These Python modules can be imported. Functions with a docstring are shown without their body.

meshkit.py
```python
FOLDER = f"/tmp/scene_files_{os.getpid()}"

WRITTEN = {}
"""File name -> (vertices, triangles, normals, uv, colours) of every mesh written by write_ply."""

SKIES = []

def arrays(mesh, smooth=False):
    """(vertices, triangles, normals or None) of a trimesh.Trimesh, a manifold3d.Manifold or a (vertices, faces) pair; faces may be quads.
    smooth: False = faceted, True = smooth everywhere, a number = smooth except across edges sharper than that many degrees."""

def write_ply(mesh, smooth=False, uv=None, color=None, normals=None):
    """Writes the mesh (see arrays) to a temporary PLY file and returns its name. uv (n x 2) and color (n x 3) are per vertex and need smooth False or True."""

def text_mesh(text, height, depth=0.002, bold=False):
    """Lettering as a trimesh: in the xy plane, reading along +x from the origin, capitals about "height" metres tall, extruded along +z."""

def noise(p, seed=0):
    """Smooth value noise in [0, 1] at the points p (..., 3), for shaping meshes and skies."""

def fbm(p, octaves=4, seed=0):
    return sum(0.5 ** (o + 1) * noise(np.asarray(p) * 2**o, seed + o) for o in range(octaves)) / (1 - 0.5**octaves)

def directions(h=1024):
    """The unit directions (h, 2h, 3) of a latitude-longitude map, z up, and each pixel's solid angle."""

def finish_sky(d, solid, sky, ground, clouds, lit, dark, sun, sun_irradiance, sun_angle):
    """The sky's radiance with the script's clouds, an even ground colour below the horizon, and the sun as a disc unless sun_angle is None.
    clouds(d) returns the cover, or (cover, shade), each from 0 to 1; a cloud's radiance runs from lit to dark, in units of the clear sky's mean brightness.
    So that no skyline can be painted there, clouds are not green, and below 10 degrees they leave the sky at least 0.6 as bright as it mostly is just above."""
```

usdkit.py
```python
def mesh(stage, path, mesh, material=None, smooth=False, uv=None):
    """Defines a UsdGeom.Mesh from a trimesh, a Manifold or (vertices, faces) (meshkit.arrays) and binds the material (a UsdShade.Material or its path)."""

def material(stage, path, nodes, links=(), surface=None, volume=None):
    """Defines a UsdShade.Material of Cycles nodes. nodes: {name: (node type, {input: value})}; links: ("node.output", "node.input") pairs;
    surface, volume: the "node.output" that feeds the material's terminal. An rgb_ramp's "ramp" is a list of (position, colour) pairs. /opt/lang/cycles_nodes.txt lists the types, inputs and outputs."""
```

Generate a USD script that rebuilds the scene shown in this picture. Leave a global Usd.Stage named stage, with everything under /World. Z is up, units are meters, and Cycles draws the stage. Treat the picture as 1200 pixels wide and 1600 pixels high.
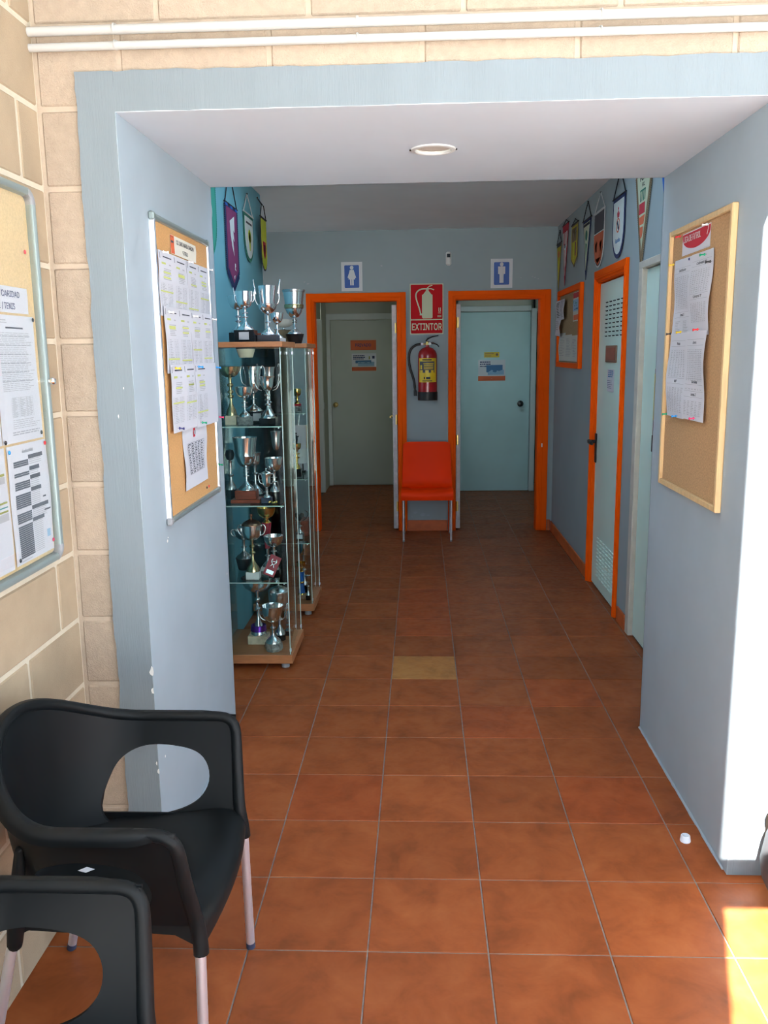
import math, random
import numpy as np
import trimesh
import manifold3d as m3
import shapely.geometry as sg
from shapely import affinity
import usdkit, meshkit
from pxr import Usd, UsdGeom, UsdLux, UsdShade, Gf, Sdf, Vt

stage = Usd.Stage.CreateInMemory()
UsdGeom.SetStageUpAxis(stage, 'Z')
UsdGeom.SetStageMetersPerUnit(stage, 1.0)
UsdGeom.Xform.Define(stage, '/World')
UsdGeom.Scope.Define(stage, '/World/Looks')
rnd = random.Random(11)

# ------------------------------------------------------------------ camera
FPX, PITCH, YAW, ROLL, CAMH = 1327.35, 0.1845, -0.0440, -0.0133, 1.6092
cy_, sy_, cp_, sp_ = math.cos(YAW), math.sin(YAW), math.cos(PITCH), math.sin(PITCH)
fwd = np.array([sy_ * cp_, cy_ * cp_, -sp_])
r0 = np.array([cy_, -sy_, 0.0])
u0 = np.cross(r0, fwd)
cright = math.cos(ROLL) * r0 + math.sin(ROLL) * u0
cup = np.cross(cright, fwd)
cam = UsdGeom.Camera.Define(stage, '/World/camera')
cam.AddTransformOp().Set(Gf.Matrix4d(*cright, 0, *cup, 0, *(-fwd), 0, 0, 0, CAMH, 1))
cam.CreateHorizontalApertureAttr(36.0)
cam.CreateVerticalApertureAttr(48.0)
cam.CreateFocalLengthAttr(FPX / 1200.0 * 36.0)
cam.CreateClippingRangeAttr(Gf.Vec2f(0.05, 200))
cam.CreateExposureAttr(-0.12)

# ------------------------------------------------------------------ sky and sun
# sunlight enters from behind, slightly from the left, at about 36 degrees
SKY_STRENGTH, SUN_STRENGTH = 2.7, 24.0
SLOPE = 0.75
sdir = np.array([0.303, 1.0, -SLOPE])
sdir /= np.linalg.norm(sdir)
dome = UsdLux.DomeLight.Define(stage, '/World/sky')
dome.CreateIntensityAttr(1.0)
usdkit.material(stage, '/World/Looks/sky_look', {
    'tc': ('texture_coordinate', {}), 'sep': ('separate_xyz', {}),
    'rmp': ('rgb_ramp', {'ramp': [(0.0, (0.40, 0.40, 0.38)), (0.47, (0.40, 0.40, 0.38)), (0.5, (0.86, 1.0, 1.18)), (0.62, (0.66, 0.86, 1.10)), (1.0, (0.55, 0.78, 1.08))]}),
    'mr': ('map_range', {'from_min': -1.0, 'from_max': 1.0, 'to_min': 0.0, 'to_max': 1.0}),
    'bg': ('background_shader', {'strength': SKY_STRENGTH})},
    [('tc.generated', 'sep.vector'), ('sep.z', 'mr.value'), ('mr.result', 'rmp.fac'), ('rmp.color', 'bg.color')], surface='bg.background')
UsdShade.MaterialBindingAPI.Apply(dome.GetPrim()).Bind(UsdShade.Material.Get(stage, '/World/Looks/sky_look'))
sun = UsdLux.DistantLight.Define(stage, '/World/sun')
sun.CreateIntensityAttr(SUN_STRENGTH)
sun.CreateAngleAttr(0.25)
sun.CreateNormalizeAttr(True)
sun.CreateColorAttr(Gf.Vec3f(1.0, 0.96, 0.90))
zz = -sdir
xx = np.cross([0, 0, 1.0], zz); xx /= np.linalg.norm(xx)
yy = np.cross(zz, xx)
sun.AddTransformOp().Set(Gf.Matrix4d(*xx, 0, *yy, 0, *zz, 0, 0, 0, 0, 1))

# ------------------------------------------------------------------ helpers: prims
_used = {}
def numbered(parent, name):
    key = (parent, name)
    n = _used.get(key, 0)
    _used[key] = n + 1
    return name if n == 0 else '%s_%03d' % (name, n)

class Thing:
    def __init__(self, path, loc):
        self.path, self.loc = path, np.array(loc, float)

def tag(prim, label=None, cat=None, group=None, kind=None):
    for k, v in (('label', label), ('category', cat), ('group', group), ('kind', kind)):
        if v:
            prim.SetCustomDataByKey(k, v)

def thing(name, label=None, cat=None, loc=(0, 0, 0), group=None, kind=None, rotz=0):
    path = '/World/' + numbered('/World', name)
    x = UsdGeom.Xform.Define(stage, path)
    x.AddTranslateOp().Set(Gf.Vec3d(*map(float, loc)))
    if rotz:
        x.AddRotateZOp().Set(rotz)
    tag(x.GetPrim(), label, cat, group, kind)
    return Thing(path, loc)

def part(t, name, mesh, mat, smooth=False, local=False, label=None, kind=None):
    """a mesh that is a part of t (vertices in world coordinates unless local)"""
    path = t.path + '/' + numbered(t.path, name)
    v, f = (mesh.vertices, mesh.faces) if hasattr(mesh, 'vertices') else (mesh[0], mesh[1])
    v = np.array(v, float)
    if not local:
        v = v - t.loc
    usdkit.mesh(stage, path, trimesh.Trimesh(v, f, process=False), M[mat], smooth=smooth)
    p = stage.GetPrimAtPath(path)
    tag(p, label, None, None, kind)
    return Thing(path, t.loc)

def single(name, mesh, mat, label, cat, group=None, kind=None, smooth=False):
    """a thing that is one mesh"""
    path = '/World/' + numbered('/World', name)
    c = np.array(mesh.bounds).mean(0); c[2] = mesh.bounds[0][2]
    m = trimesh.Trimesh(mesh.vertices - c, mesh.faces, process=False)
    g = usdkit.mesh(stage, path, m, M[mat], smooth=smooth)
    UsdGeom.Xformable(g).AddTranslateOp().Set(Gf.Vec3d(*c))
    tag(g.GetPrim(), label, cat, group, kind)
    return Thing(path, c)

# ------------------------------------------------------------------ helpers: shapes
cat = trimesh.util.concatenate
def box(x0, x1, y0, y1, z0, z1):
    m = trimesh.creation.box([x1 - x0, y1 - y0, z1 - z0]); m.apply_translation([(x0 + x1) / 2, (y0 + y1) / 2, (z0 + z1) / 2]); return m

def bbox(x0, x1, y0, y1, z0, z1, b=0.002):
    x0, x1 = min(x0, x1), max(x0, x1); y0, y1 = min(y0, y1), max(y0, y1); z0, z1 = min(z0, z1), max(z0, z1)
    b = min(b, (x1 - x0) * .45, (y1 - y0) * .45, (z1 - z0) * .45)
    pts = []
    for x, xi in ((x0, x0 + b), (x1, x1 - b)):
        for y, yi in ((y0, y0 + b), (y1, y1 - b)):
            for z, zi in ((z0, z0 + b), (z1, z1 - b)):
                pts += [(x, yi, zi), (xi, y, zi), (xi, yi, z)]
    return trimesh.convex.convex_hull(np.array(pts))

def lathe(profile, n=24):
    """profile [(r, z)...] bottom to top, about the z axis"""
    pr = np.array([(max(r, 0.0), z) for r, z in profile], float)
    k = len(pr)
    a = np.linspace(0, 2 * np.pi, n, endpoint=False)
    v = np.stack([np.outer(np.cos(a), pr[:, 0]), np.outer(np.sin(a), pr[:, 0]), np.tile(pr[:, 1], (n, 1))], -1).reshape(-1, 3)
    f = []
    for i in range(n):
        j = (i + 1) % n
        for q in range(k - 1):
            A, B, C, D = i * k + q, j * k + q, j * k + q + 1, i * k + q + 1
            if pr[q, 0] > 1e-9: f.append((A, B, C))
            if pr[q + 1, 0] > 1e-9: f.append((A, C, D))
    return trimesh.Trimesh(v, np.array(f), process=False)

def cyl(p0, p1, r, n=14, r2=None):
    p0, p1 = np.array(p0, float), np.array(p1, float)
    h = np.linalg.norm(p1 - p0)
    r2 = r if r2 is None else r2
    m = lathe([(0, 0), (r, 0), (r2, h), (0, h)], n)
    m.apply_transform(trimesh.geometry.align_vectors([0, 0, 1], (p1 - p0) / h)); m.apply_translation(p0)
    return m

def tube(path, r, n=8, cap=True, closed=False):
    P = np.array(path, float); k = len(P)
    R = np.full(k, r) if np.ndim(r) == 0 else np.array(r, float)
    T = np.gradient(P, axis=0) if not closed else np.roll(P, -1, 0) - np.roll(P, 1, 0)
    T /= np.linalg.norm(T, axis=1)[:, None]
    ref = np.array([0, 0, 1.0]) if abs(T[0][2]) < .9 else np.array([1.0, 0, 0])
    N = []
    n0 = ref - T[0] * (ref @ T[0]); n0 /= np.linalg.norm(n0)
    for t in T:
        n0 = n0 - t * (n0 @ t); n0 /= np.linalg.norm(n0); N.append(n0)
    N = np.array(N); B = np.cross(T, N)
    a = np.linspace(0, 2 * np.pi, n, endpoint=False)
    v = (P[:, None] + R[:, None, None] * (np.cos(a)[None, :, None] * N[:, None] + np.sin(a)[None, :, None] * B[:, None])).reshape(-1, 3)
    f = []
    for i in range(k if closed else k - 1):
        i2 = (i + 1) % k
        for j in range(n):
            j2 = (j + 1) % n
            f += [(i * n + j, i * n + j2, i2 * n + j2), (i * n + j, i2 * n + j2, i2 * n + j)]
    if cap and not closed:
        v = np.vstack([v, P[0], P[-1]])
        for j in range(n):
            j2 = (j + 1) % n
            f += [(k * n, j2, j), (k * n + 1, (k - 1) * n + j, (k - 1) * n + j2)]
    return trimesh.Trimesh(v, np.array(f), process=False)

def spline(pts, n=24, closed=False):
    from scipy.interpolate import CubicSpline
    P = np.array(pts, float)
    if closed: P = np.vstack([P, P[:1]])
    s = np.r_[0, np.cumsum(np.linalg.norm(np.diff(P, axis=0), axis=1))]
    c = CubicSpline(s, P, bc_type='periodic' if closed else 'natural')
    t = np.linspace(0, s[-1], n + (1 if closed else 0))
    out = c(t)
    return out[:-1] if closed else out

def grid_faces(n, m):
    f = []
    for i in range(n - 1):
        for j in range(m - 1):
            a = i * m + j
            f += [(a, a + m, a + m + 1), (a, a + m + 1, a + 1)]
    return np.array(f)

def grid_solid(P, th):
    """closed shell of thickness th made from a grid of points (n, m, 3)"""
    n, m = P.shape[:2]
    gu, gv = np.gradient(P, axis=0), np.gradient(P, axis=1)
    N = np.cross(gu, gv); N /= np.maximum(np.linalg.norm(N, axis=2, keepdims=True), 1e-9)
    A, B = (P + N * th / 2).reshape(-1, 3), (P - N * th / 2).reshape(-1, 3)
    g = grid_faces(n, m); o = n * m
    f = [g, g[:, ::-1] + o]
    rim = [i * m for i in range(n)] + [(n - 1) * m + j for j in range(1, m)] + [i * m + m - 1 for i in range(n - 2, -1, -1)] + [j for j in range(m - 2, 0, -1)]
    q = []
    for a, b in zip(rim, rim[1:] + rim[:1]):
        q += [(a, a + o, b + o), (a, b + o, b)]
    f.append(np.array(q))
    t = trimesh.Trimesh(np.vstack([A, B]), np.vstack(f), process=False)
    if t.volume < 0: t.invert()
    return t

def man(t):
    return m3.Manifold(m3.Mesh(np.asarray(t.vertices, np.float32), np.asarray(t.faces, np.uint32)))
def unman(m):
    q = m.to_mesh(); return trimesh.Trimesh(q.vert_properties[:, :3], q.tri_verts, process=False)

def extrude(poly, h):
    """polygon in xy -> solid from z=0 to h"""
    gs = getattr(poly, 'geoms', [poly])
    return cat([trimesh.creation.extrude_polygon(g, h, engine='earcut') for g in gs if g.area > 1e-12])

class Frame:
    """a vertical surface: o = point, U = to the right as seen, N = towards the viewer, V = up"""
    def __init__(self, o, U, N):
        self.o, self.U, self.N, self.V = np.array(o, float), np.array(U, float), np.array(N, float), np.array([0, 0, 1.0])
    def pt(self, u, v, n=0.0):
        return self.o + np.multiply.outer(np.asarray(u, float), self.U) + np.multiply.outer(np.asarray(v, float), self.V) + np.multiply.outer(np.asarray(n, float), self.N)
    def map(self, m):
        """mesh in (u, v, n) -> world"""
        v = np.asarray(m.vertices)
        return trimesh.Trimesh(self.pt(v[:, 0], v[:, 1], v[:, 2]), m.faces, process=False)
    def plate(self, u0, u1, v0, v1, n0, n1, b=0.0):
        return self.map(bbox(u0, u1, v0, v1, n0, n1, b) if b else box(u0, u1, v0, v1, n0, n1))
    def poly(self, poly, n0, n1):
        m = extrude(poly, n1 - n0); m.apply_translation([0, 0, n0]); return self.map(m)

def text(s, height, u, v, n, width=None, depth=0.0006, bold=False, center=False):
    """lettering in (u, v, n) coordinates, lower left corner at (u, v)"""
    m = meshkit.text_mesh(s, height, depth, bold)
    if width:
        m.apply_scale([width / (m.bounds[1][0] - m.bounds[0][0]), 1, 1])
    c = (m.bounds[0][0] + m.bounds[1][0]) / 2 if center else m.bounds[0][0]
    m.apply_translation([u - c, v, n])
    return m

# ------------------------------------------------------------------ materials
M = {}
def mat(name, color, rough=0.5, metal=0.0, var=0.0, scale=8.0, bump=0.0, bscale=60.0, spec=0.5, stretch=(1, 1, 1), rand=0.0, color2=None, coat=0.0, dist=0.01):
    nodes = {'p': ('principled_bsdf', {'base_color': color, 'roughness': rough, 'metallic': metal, 'specular_ior_level': spec, 'coat_weight': coat, 'coat_roughness': 0.15})}
    links = []
    if var or bump or color2:
        nodes['g'] = ('geometry', {})
        nodes['mp'] = ('mapping', {'scale': stretch})
        links.append(('g.position', 'mp.vector'))
    src = None
    if var or color2:
        nodes['n'] = ('noise_texture', {'scale': scale, 'detail': 5.0, 'roughness': 0.6})
        c2 = color2 or tuple(min(1, c * (1 + var)) for c in color)
        c1 = color if color2 else tuple(c * (1 - var) for c in color)
        nodes['r'] = ('rgb_ramp', {'ramp': [(0.3, c1), (0.7, c2)]})
        links += [('mp.vector', 'n.vector'), ('n.fac', 'r.fac')]
        src = 'r.color'
    if rand:
        nodes['oi'] = ('object_info', {})
        nodes['mr'] = ('map_range', {'from_min': 0.0, 'from_max': 1.0, 'to_min': 1 - rand, 'to_max': 1 + rand})
        nodes['h'] = ('hsv', {'color': color})
        links += [('oi.random', 'mr.value'), ('mr.result', 'h.value')]
        if src: links.append((src, 'h.color'))
        src = 'h.color'
    if src: links.append((src, 'p.base_color'))
    if bump:
        nodes['bn'] = ('noise_texture', {'scale': bscale, 'detail': 4.0, 'roughness': 0.65})
        nodes['b'] = ('bump', {'strength': bump, 'distance': dist})
        links += [('mp.vector', 'bn.vector'), ('bn.fac', 'b.height'), ('b.normal', 'p.normal')]
    M[name] = usdkit.material(stage, '/World/Looks/' + name, nodes, links, surface='p.BSDF')

mat('block_tan', (.41, .315, .21), .9, var=.10, scale=5, bump=.35, bscale=220, rand=.06, dist=.004)
mat('block_grey', (.44, .35, .265), .95, var=.07, scale=40, bump=.6, bscale=170, rand=.07, dist=.006)
mat('mortar_cream', (.62, .55, .43), .95, var=.06, scale=30, bump=.3, bscale=150, dist=.004)
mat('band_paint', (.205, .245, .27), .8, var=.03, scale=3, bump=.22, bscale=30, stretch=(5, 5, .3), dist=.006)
mat('mortar_front', (.50, .405, .31), .95, var=.06, scale=30, bump=.3, bscale=150, dist=.004)
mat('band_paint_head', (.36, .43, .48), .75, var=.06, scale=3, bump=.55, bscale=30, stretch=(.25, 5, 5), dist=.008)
mat('jamb_paint', (.365, .435, .485), .7, var=.05, scale=2.5, bump=.12, bscale=120, dist=.003)
mat('hall_paint', (.33, .40, .425), .7, spec=.25, var=.05, scale=2.0, bump=.10, bscale=120, dist=.003)
mat('blue_paint', (.17, .44, .52), .7, spec=.3, var=.05, scale=2.0, bump=.08, bscale=120, dist=.003)
mat('soffit_paint', (.60, .66, .73), .8, var=.03, scale=2, bump=.05, bscale=100, dist=.002)
mat('hall_ceiling', (.74, .82, .86), .85, var=.05, scale=1.5)
mat('room_paint', (.52, .56, .50), .7, var=.04, scale=2)
mat('chip_white', (.85, .84, .80), .9)
mat('grout', (.20, .185, .175), .95, var=.2, scale=50)
mat('slab', (.25, .22, .2), .9)
mat('orange_paint', (1.0, .115, .002), .55, spec=.06, var=.05, scale=4, bump=.06, bscale=80)
mat('skirting_orange', (.62, .13, .03), .5, var=.15, scale=12)
mat('orange_plastic', (1.0, .045, .0005), .42, spec=.08)
mat('black_plastic', (.004, .0055, .0065), .48, spec=.22)
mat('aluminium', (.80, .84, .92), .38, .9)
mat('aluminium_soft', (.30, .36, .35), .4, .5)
mat('grey_plastic', (.30, .31, .32), .5)
mat('cap_blue', (.035, .045, .085), .5)
mat('silver', (.93, .93, .95), .13, 1.0, bump=.03, bscale=40)
mat('silver_dark', (.74, .76, .78), .2, 1.0, bump=.06, bscale=60)
mat('gold', (.83, .58, .17), .12, 1.0, bump=.03, bscale=40)
mat('pale_gold', (.72, .60, .34), .18, 1.0)
mat('copper', (.62, .30, .18), .2, 1.0)
mat('black_gloss', (.012, .012, .014), .15)
mat('black_matte', (.02, .02, .02), .6)
mat('marble_cream', (.62, .55, .42), .4, var=.15, scale=40)
mat('marble_grey', (.32, .34, .33), .3, color2=(.06, .065, .065), scale=45)
mat('marble_white', (.72, .74, .74), .3, var=.08, scale=30)
mat('marble_brown', (.30, .13, .07), .3, color2=(.42, .30, .2), scale=60)
mat('wood_red', (.26, .055, .025), .3, var=.25, scale=8, stretch=(1, 1, 8))
mat('red_lacquer', (.32, .012, .03), .3)
mat('blue_lacquer', (.01, .12, .46), .25)
mat('purple_metal', (.18, .05, .50), .2, .8)
mat('cabinet_wood', (.42, .17, .065), .4, var=.12, scale=6, stretch=(3, 12, 12))
mat('wood_pale', (.70, .49, .25), .45, var=.12, scale=9, stretch=(8, 8, .6))
mat('cork', (.50, .30, .145), .9, var=.22, scale=160, bump=.3, bscale=300, dist=.002)
mat('cork_orange', (.62, .34, .13), .9, var=.12, scale=160, bump=.2, bscale=300, dist=.002)
mat('cork_pale', (.70, .51, .28), .9, var=.10, scale=160)
mat('cork_dull', (.36, .26, .14), .9, var=.2, scale=160)
mat('paper', (.66, .67, .73), .75)
mat('paper_cream', (.78, .76, .66), .75)
mat('paper_grey', (.60, .63, .58), .75)
mat('laminate', (.72, .76, .82), .12, coat=.6)
mat('ink', (.05, .05, .06), .8)
mat('ink_grey', (.36, .37, .41), .8)
mat('ink_light', (.46, .47, .51), .8)
mat('ink_faint', (.585, .595, .645), .8)
mat('ink_slate', (.085, .095, .12), .8)
mat('ink_navy', (.06, .07, .17), .7)
mat('ink_blue', (.07, .20, .42), .7)
mat('ink_lightblue', (.30, .50, .70), .7)
mat('ink_red', (.55, .02, .04), .6)
mat('ink_orange', (.75, .15, .05), .6)
mat('ink_olive', (.35, .36, .10), .7)
mat('ink_teal', (.10, .35, .36), .7)
mat('highlighter', (.62, .68, .20), .7)
mat('pin_yellow', (.85, .60, .03), .3)
mat('pin_blue', (.02, .30, .75), .3)
mat('pin_navy', (.03, .03, .15), .3)
mat('pin_green', (.01, .33, .16), .3)
mat('pin_red', (.80, .04, .05), .3)
mat('pin_pink', (.80, .05, .17), .3)
mat('pin_white', (.92, .92, .92), .3)
mat('pin_dark', (.03, .03, .035), .35)
mat('door_paint', (.50, .57, .53), .45, var=.05, scale=2)
mat('door_pale', (.68, .88, .80), .4, var=.04, scale=2)
mat('door_gloss', (.46, .52, .48), .12, coat=.5)
mat('door_blue', (.52, .76, .79), .45, var=.06, scale=2)
mat('door_edge', (.58, .58, .60), .6, var=.12, scale=25)
mat('frame_beige', (.58, .54, .47), .6, var=.08, scale=15)
mat('frame_white', (.74, .82, .83), .45)
mat('dark_slot', (.02, .03, .03), .8)
mat('brass', (.55, .40, .14), .35, 1.0)
mat('extinguisher_red', (.38, .008, .012), .22, coat=.5)
mat('label_yellow', (.78, .55, .02), .4)
mat('rubber', (.012, .012, .012), .5)
mat('sign_red', (.56, .006, .012), .6, spec=.15)
mat('sign_glow', (.56, .60, .42), .5)
mat('sign_blue', (.02, .10, .42), .4)
mat('sign_white', (.72, .74, .76), .5)
mat('plastic_white', (.75, .76, .74), .35)
mat('pipe_white', (.50, .50, .475), .3)
mat('ceramic_cream', (.80, .77, .62), .25)
mat('reflector', (.85, .84, .74), .25, .6)
mat('lamp_tube', (.92, .92, .90), .3)
mat('plaque_brown', (.20, .11, .07), .45)
mat('cap_white', (.78, .82, .90), .35)
mat('pot_grey', (.05, .05, .055), .6, var=.2, scale=20)
mat('velvet_maroon', (.22, .035, .13), .9, var=.06, scale=60)
mat('cloth_navy', (.012, .025, .10), .9)
mat('cloth_blue', (.015, .13, .50), .85)
mat('cloth_white', (.68, .76, .76), .8)
mat('cloth_green', (.02, .16, .11), .85)
mat('cloth_teal', (.03, .33, .25), .85)
mat('cloth_lime', (.55, .62, .04), .8)
mat('cloth_yellow', (.52, .44, .03), .85)
mat('cloth_cream', (.52, .58, .42), .85)
mat('cloth_red', (.50, .03, .05), .85)
mat('cloth_orange', (.62, .14, .06), .85)
mat('cloth_black', (.02, .02, .03), .85)
mat('cloth_grey', (.07, .075, .09), .85)
mat('cloth_brown', (.22, .16, .09), .85)
mat('cord_black', (.015, .015, .02), .7)
mat('cord_white', (.60, .63, .63), .7)
mat('gravel', (.44, .45, .45), .95, var=.15, scale=3)
mat('concrete', (.55, .50, .43), .95, var=.1, scale=4)

def tile_mat(name, c, rand=.10):
    nodes = {
        'g': ('geometry', {}), 'n': ('noise_texture', {'scale': 7.0, 'detail': 6.0, 'roughness': .62, 'distortion': .4}),
        'r': ('rgb_ramp', {'ramp': [(.25, tuple(x * .62 for x in c)), (.5, c), (.78, tuple(min(1, x * y) for x, y in zip(c, (1.25, 1.45, 1.6))))]}),
        'oi': ('object_info', {}), 'mr': ('map_range', {'from_min': 0., 'from_max': 1., 'to_min': 1 - rand, 'to_max': 1 + rand}), 'h': ('hsv', {}),
        'n2': ('noise_texture', {'scale': 26.0, 'detail': 3.0}), 'rr': ('map_range', {'from_min': .3, 'from_max': .7, 'to_min': .34, 'to_max': .5}),
        'bn': ('noise_texture', {'scale': 22.0, 'detail': 3.0}), 'b': ('bump', {'strength': .12, 'distance': .003}),
        'p': ('principled_bsdf', {'specular_ior_level': .16})}
    links = [('g.position', 'n.vector'), ('n.fac', 'r.fac'), ('r.color', 'h.color'), ('oi.random', 'mr.value'), ('mr.result', 'h.value'), ('h.color', 'p.base_color'),
             ('g.position', 'n2.vector'), ('n2.fac', 'rr.value'), ('rr.result', 'p.roughness'), ('g.position', 'bn.vector'), ('bn.fac', 'b.height'), ('b.normal', 'p.normal')]
    M[name] = usdkit.material(stage, '/World/Looks/' + name, nodes, links, surface='p.BSDF')
tile_mat('tile_terracotta', (.29, .075, .021))
tile_mat('tile_rust', (.32, .072, .020))
tile_mat('tile_tan', (.42, .175, .050), .04)

def glass_mat(name, tint, base=.035, rough=.01):
    M[name] = usdkit.material(stage, '/World/Looks/' + name, {
        't': ('transparent_bsdf', {'color': tint}), 'gl': ('glossy_bsdf', {'color': (.95, 1., .98), 'roughness': rough}),
        'lw': ('layer_weight', {'blend': .5}), 'pw': ('math', {'math_type': 'power', 'value2': 5.0}),
        'ma': ('math', {'math_type': 'multiply_add', 'value2': .9, 'value3': base}), 'm': ('mix_closure', {})},
        [('lw.facing', 'pw.value1'), ('pw.value', 'ma.value1'), ('ma.value', 'm.fac'), ('t.BSDF', 'm.closure1'), ('gl.BSDF', 'm.closure2')], surface='m.closure')
glass_mat('clear_glass', (.93, .97, .95))
glass_mat('shelf_glass', (.85, .94, .91))
glass_mat('board_glass', (.98, .985, .98), .02)
mat('glass_edge', (.42, .58, .54), .2)

# ================================================================== the setting
XL, XR, YF, YB = -0.822, 0.945, 2.44, 3.50      # the opening through the front wall
ZS = 2.262                                      # its soffit
XW = -1.04                                      # left wall of the porch
HL, HR, HB, HC = -1.062, 1.19, 7.67, 2.66       # hall: left wall, right wall, back wall, ceiling
HE = 5.92                                       # where the hall's left wall ends
PY0 = -0.75                                     # unseen porch beam behind the camera

# ---- floor: every tile a piece
fl = thing('floor', 'glazed terracotta floor tiles with thin grey joints', 'floor', kind='structure')
part(fl, 'grout_bed', box(-2.2, 2.6, PY0, 10.75, -.06, -.0022), 'grout')
TX, TY, TP, JW = 0.178, 2.0627, 0.33, 0.0038
for j in range(-9, 27):
    ya, yb = TY + j * TP + JW / 2, TY + (j + 1) * TP - JW / 2
    ym = (ya + yb) / 2
    if ym < 2.7: lo, hi = XW - .02, 2.35
    elif ym < 3.4: lo, hi = XL - .02, XR + .02
    elif ym < 5.8: lo, hi = HL - .02, HR + .02
    elif ym < 7.8: lo, hi = -1.7, HR + .02
    else: lo, hi = -1.15, 1.40
    ya, yb = max(ya, PY0), yb
    if yb - ya < .03: continue
    for i in range(-7, 8):
        xa, xb = max(TX + i * TP + JW / 2, lo), min(TX + (i + 1) * TP - JW / 2, hi)
        if xb - xa < .02: continue
        dz = rnd.uniform(-.0004, .0003)
        b = .0018
        pts = [(x, y, z) for x in (xa, xb) for y in (ya, yb) for z in (-.012, dz - b)] + [(x, y, dz) for x in (xa + b, xb - b) for y in (ya + b, yb - b)]
        m = 'tile_terracotta'
        if (i, j) == (-1, 6): m = 'tile_tan'
        elif (i, j) in ((-1, 8), (-1, 9), (-1, 10), (0, 4), (1, 5), (-2, 2), (1, 2)): m = 'tile_rust'
        part(fl, 'tile', trimesh.convex.convex_hull(np.array(pts)), m)

# ---- blocks
CH, ZB = .2075, -.005                           # course height, first bed
def blocks(t, F, u0, u1, first, joint, length, matname, jw=.0068, zmin=0.0, zmax=3.05, skip=None):
    """courses of blocks on the vertical frame F from u0 to u1; joint(k) = position of one vertical joint of course k"""
    for k in range(first, 15):
        v0, v1 = max(ZB + k * CH + jw, zmin), min(ZB + (k + 1) * CH - jw, zmax)
        if v1 - v0 < .02: continue
        a = joint(k)
        n = math.ceil((a - u0) / length)
        u = a - n * length
        while u < u1 - .02:
            x0, x1 = max(u + jw, u0), min(u + length - jw, u1)
            if x1 - x0 > .02:
                p = rnd.uniform(-.0008, .0012)
                part(t, 'block', F.plate(x0, x1, v0, v1, -.05, p, .004), matname)
            u += length
FLW = Frame((XW, 0, 0), (0, 1, 0), (1, 0, 0))   # left wall, u = y
wl = thing('wall_left', 'left wall of cream painted concrete blocks', 'wall', kind='structure')
part(wl, 'mortar', box(XW - .2, XW - .0035, .55, YF + .02, 0, 3.05), 'mortar_cream')
blocks(wl, FLW, .55, YF - .002, 0, lambda k: 2.315 if k % 2 == 0 else 2.10, .41, 'block_tan')

FFW = Frame((0, YF + .004, 0), (1, 0, 0), (0, -1, 0))   # front wall, u = x
wf = thing('wall_front', 'front wall of rough concrete blocks around the grey opening', 'wall', kind='structure')
mo = [box(XW - .2, XL - .006, YF + .0085, YF + .05, 0, 3.05), box(XL - .006, XR + .006, YF + .0085, YF + .05, ZS + .016, 3.05), box(XR + .006, 2.6, YF + .0085, YF + .05, 0, 3.05)]
part(wf, 'mortar', cat(mo), 'mortar_front')
blocks(wf, FFW, XW + .008, XL - .006, 0, lambda k: XL + .2, .8, 'block_grey', zmax=ZB + 11 * CH)
blocks(wf, FFW, XR + .006, 2.58, 0, lambda k: 1.35 if k % 2 == 0 else 1.55, .41, 'block_grey', zmax=ZB + 11 * CH)
blocks(wf, FFW, XW + .008, 2.58, 11, lambda k: -.809 if k % 2 else -.70, .4095, 'block_grey')
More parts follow.
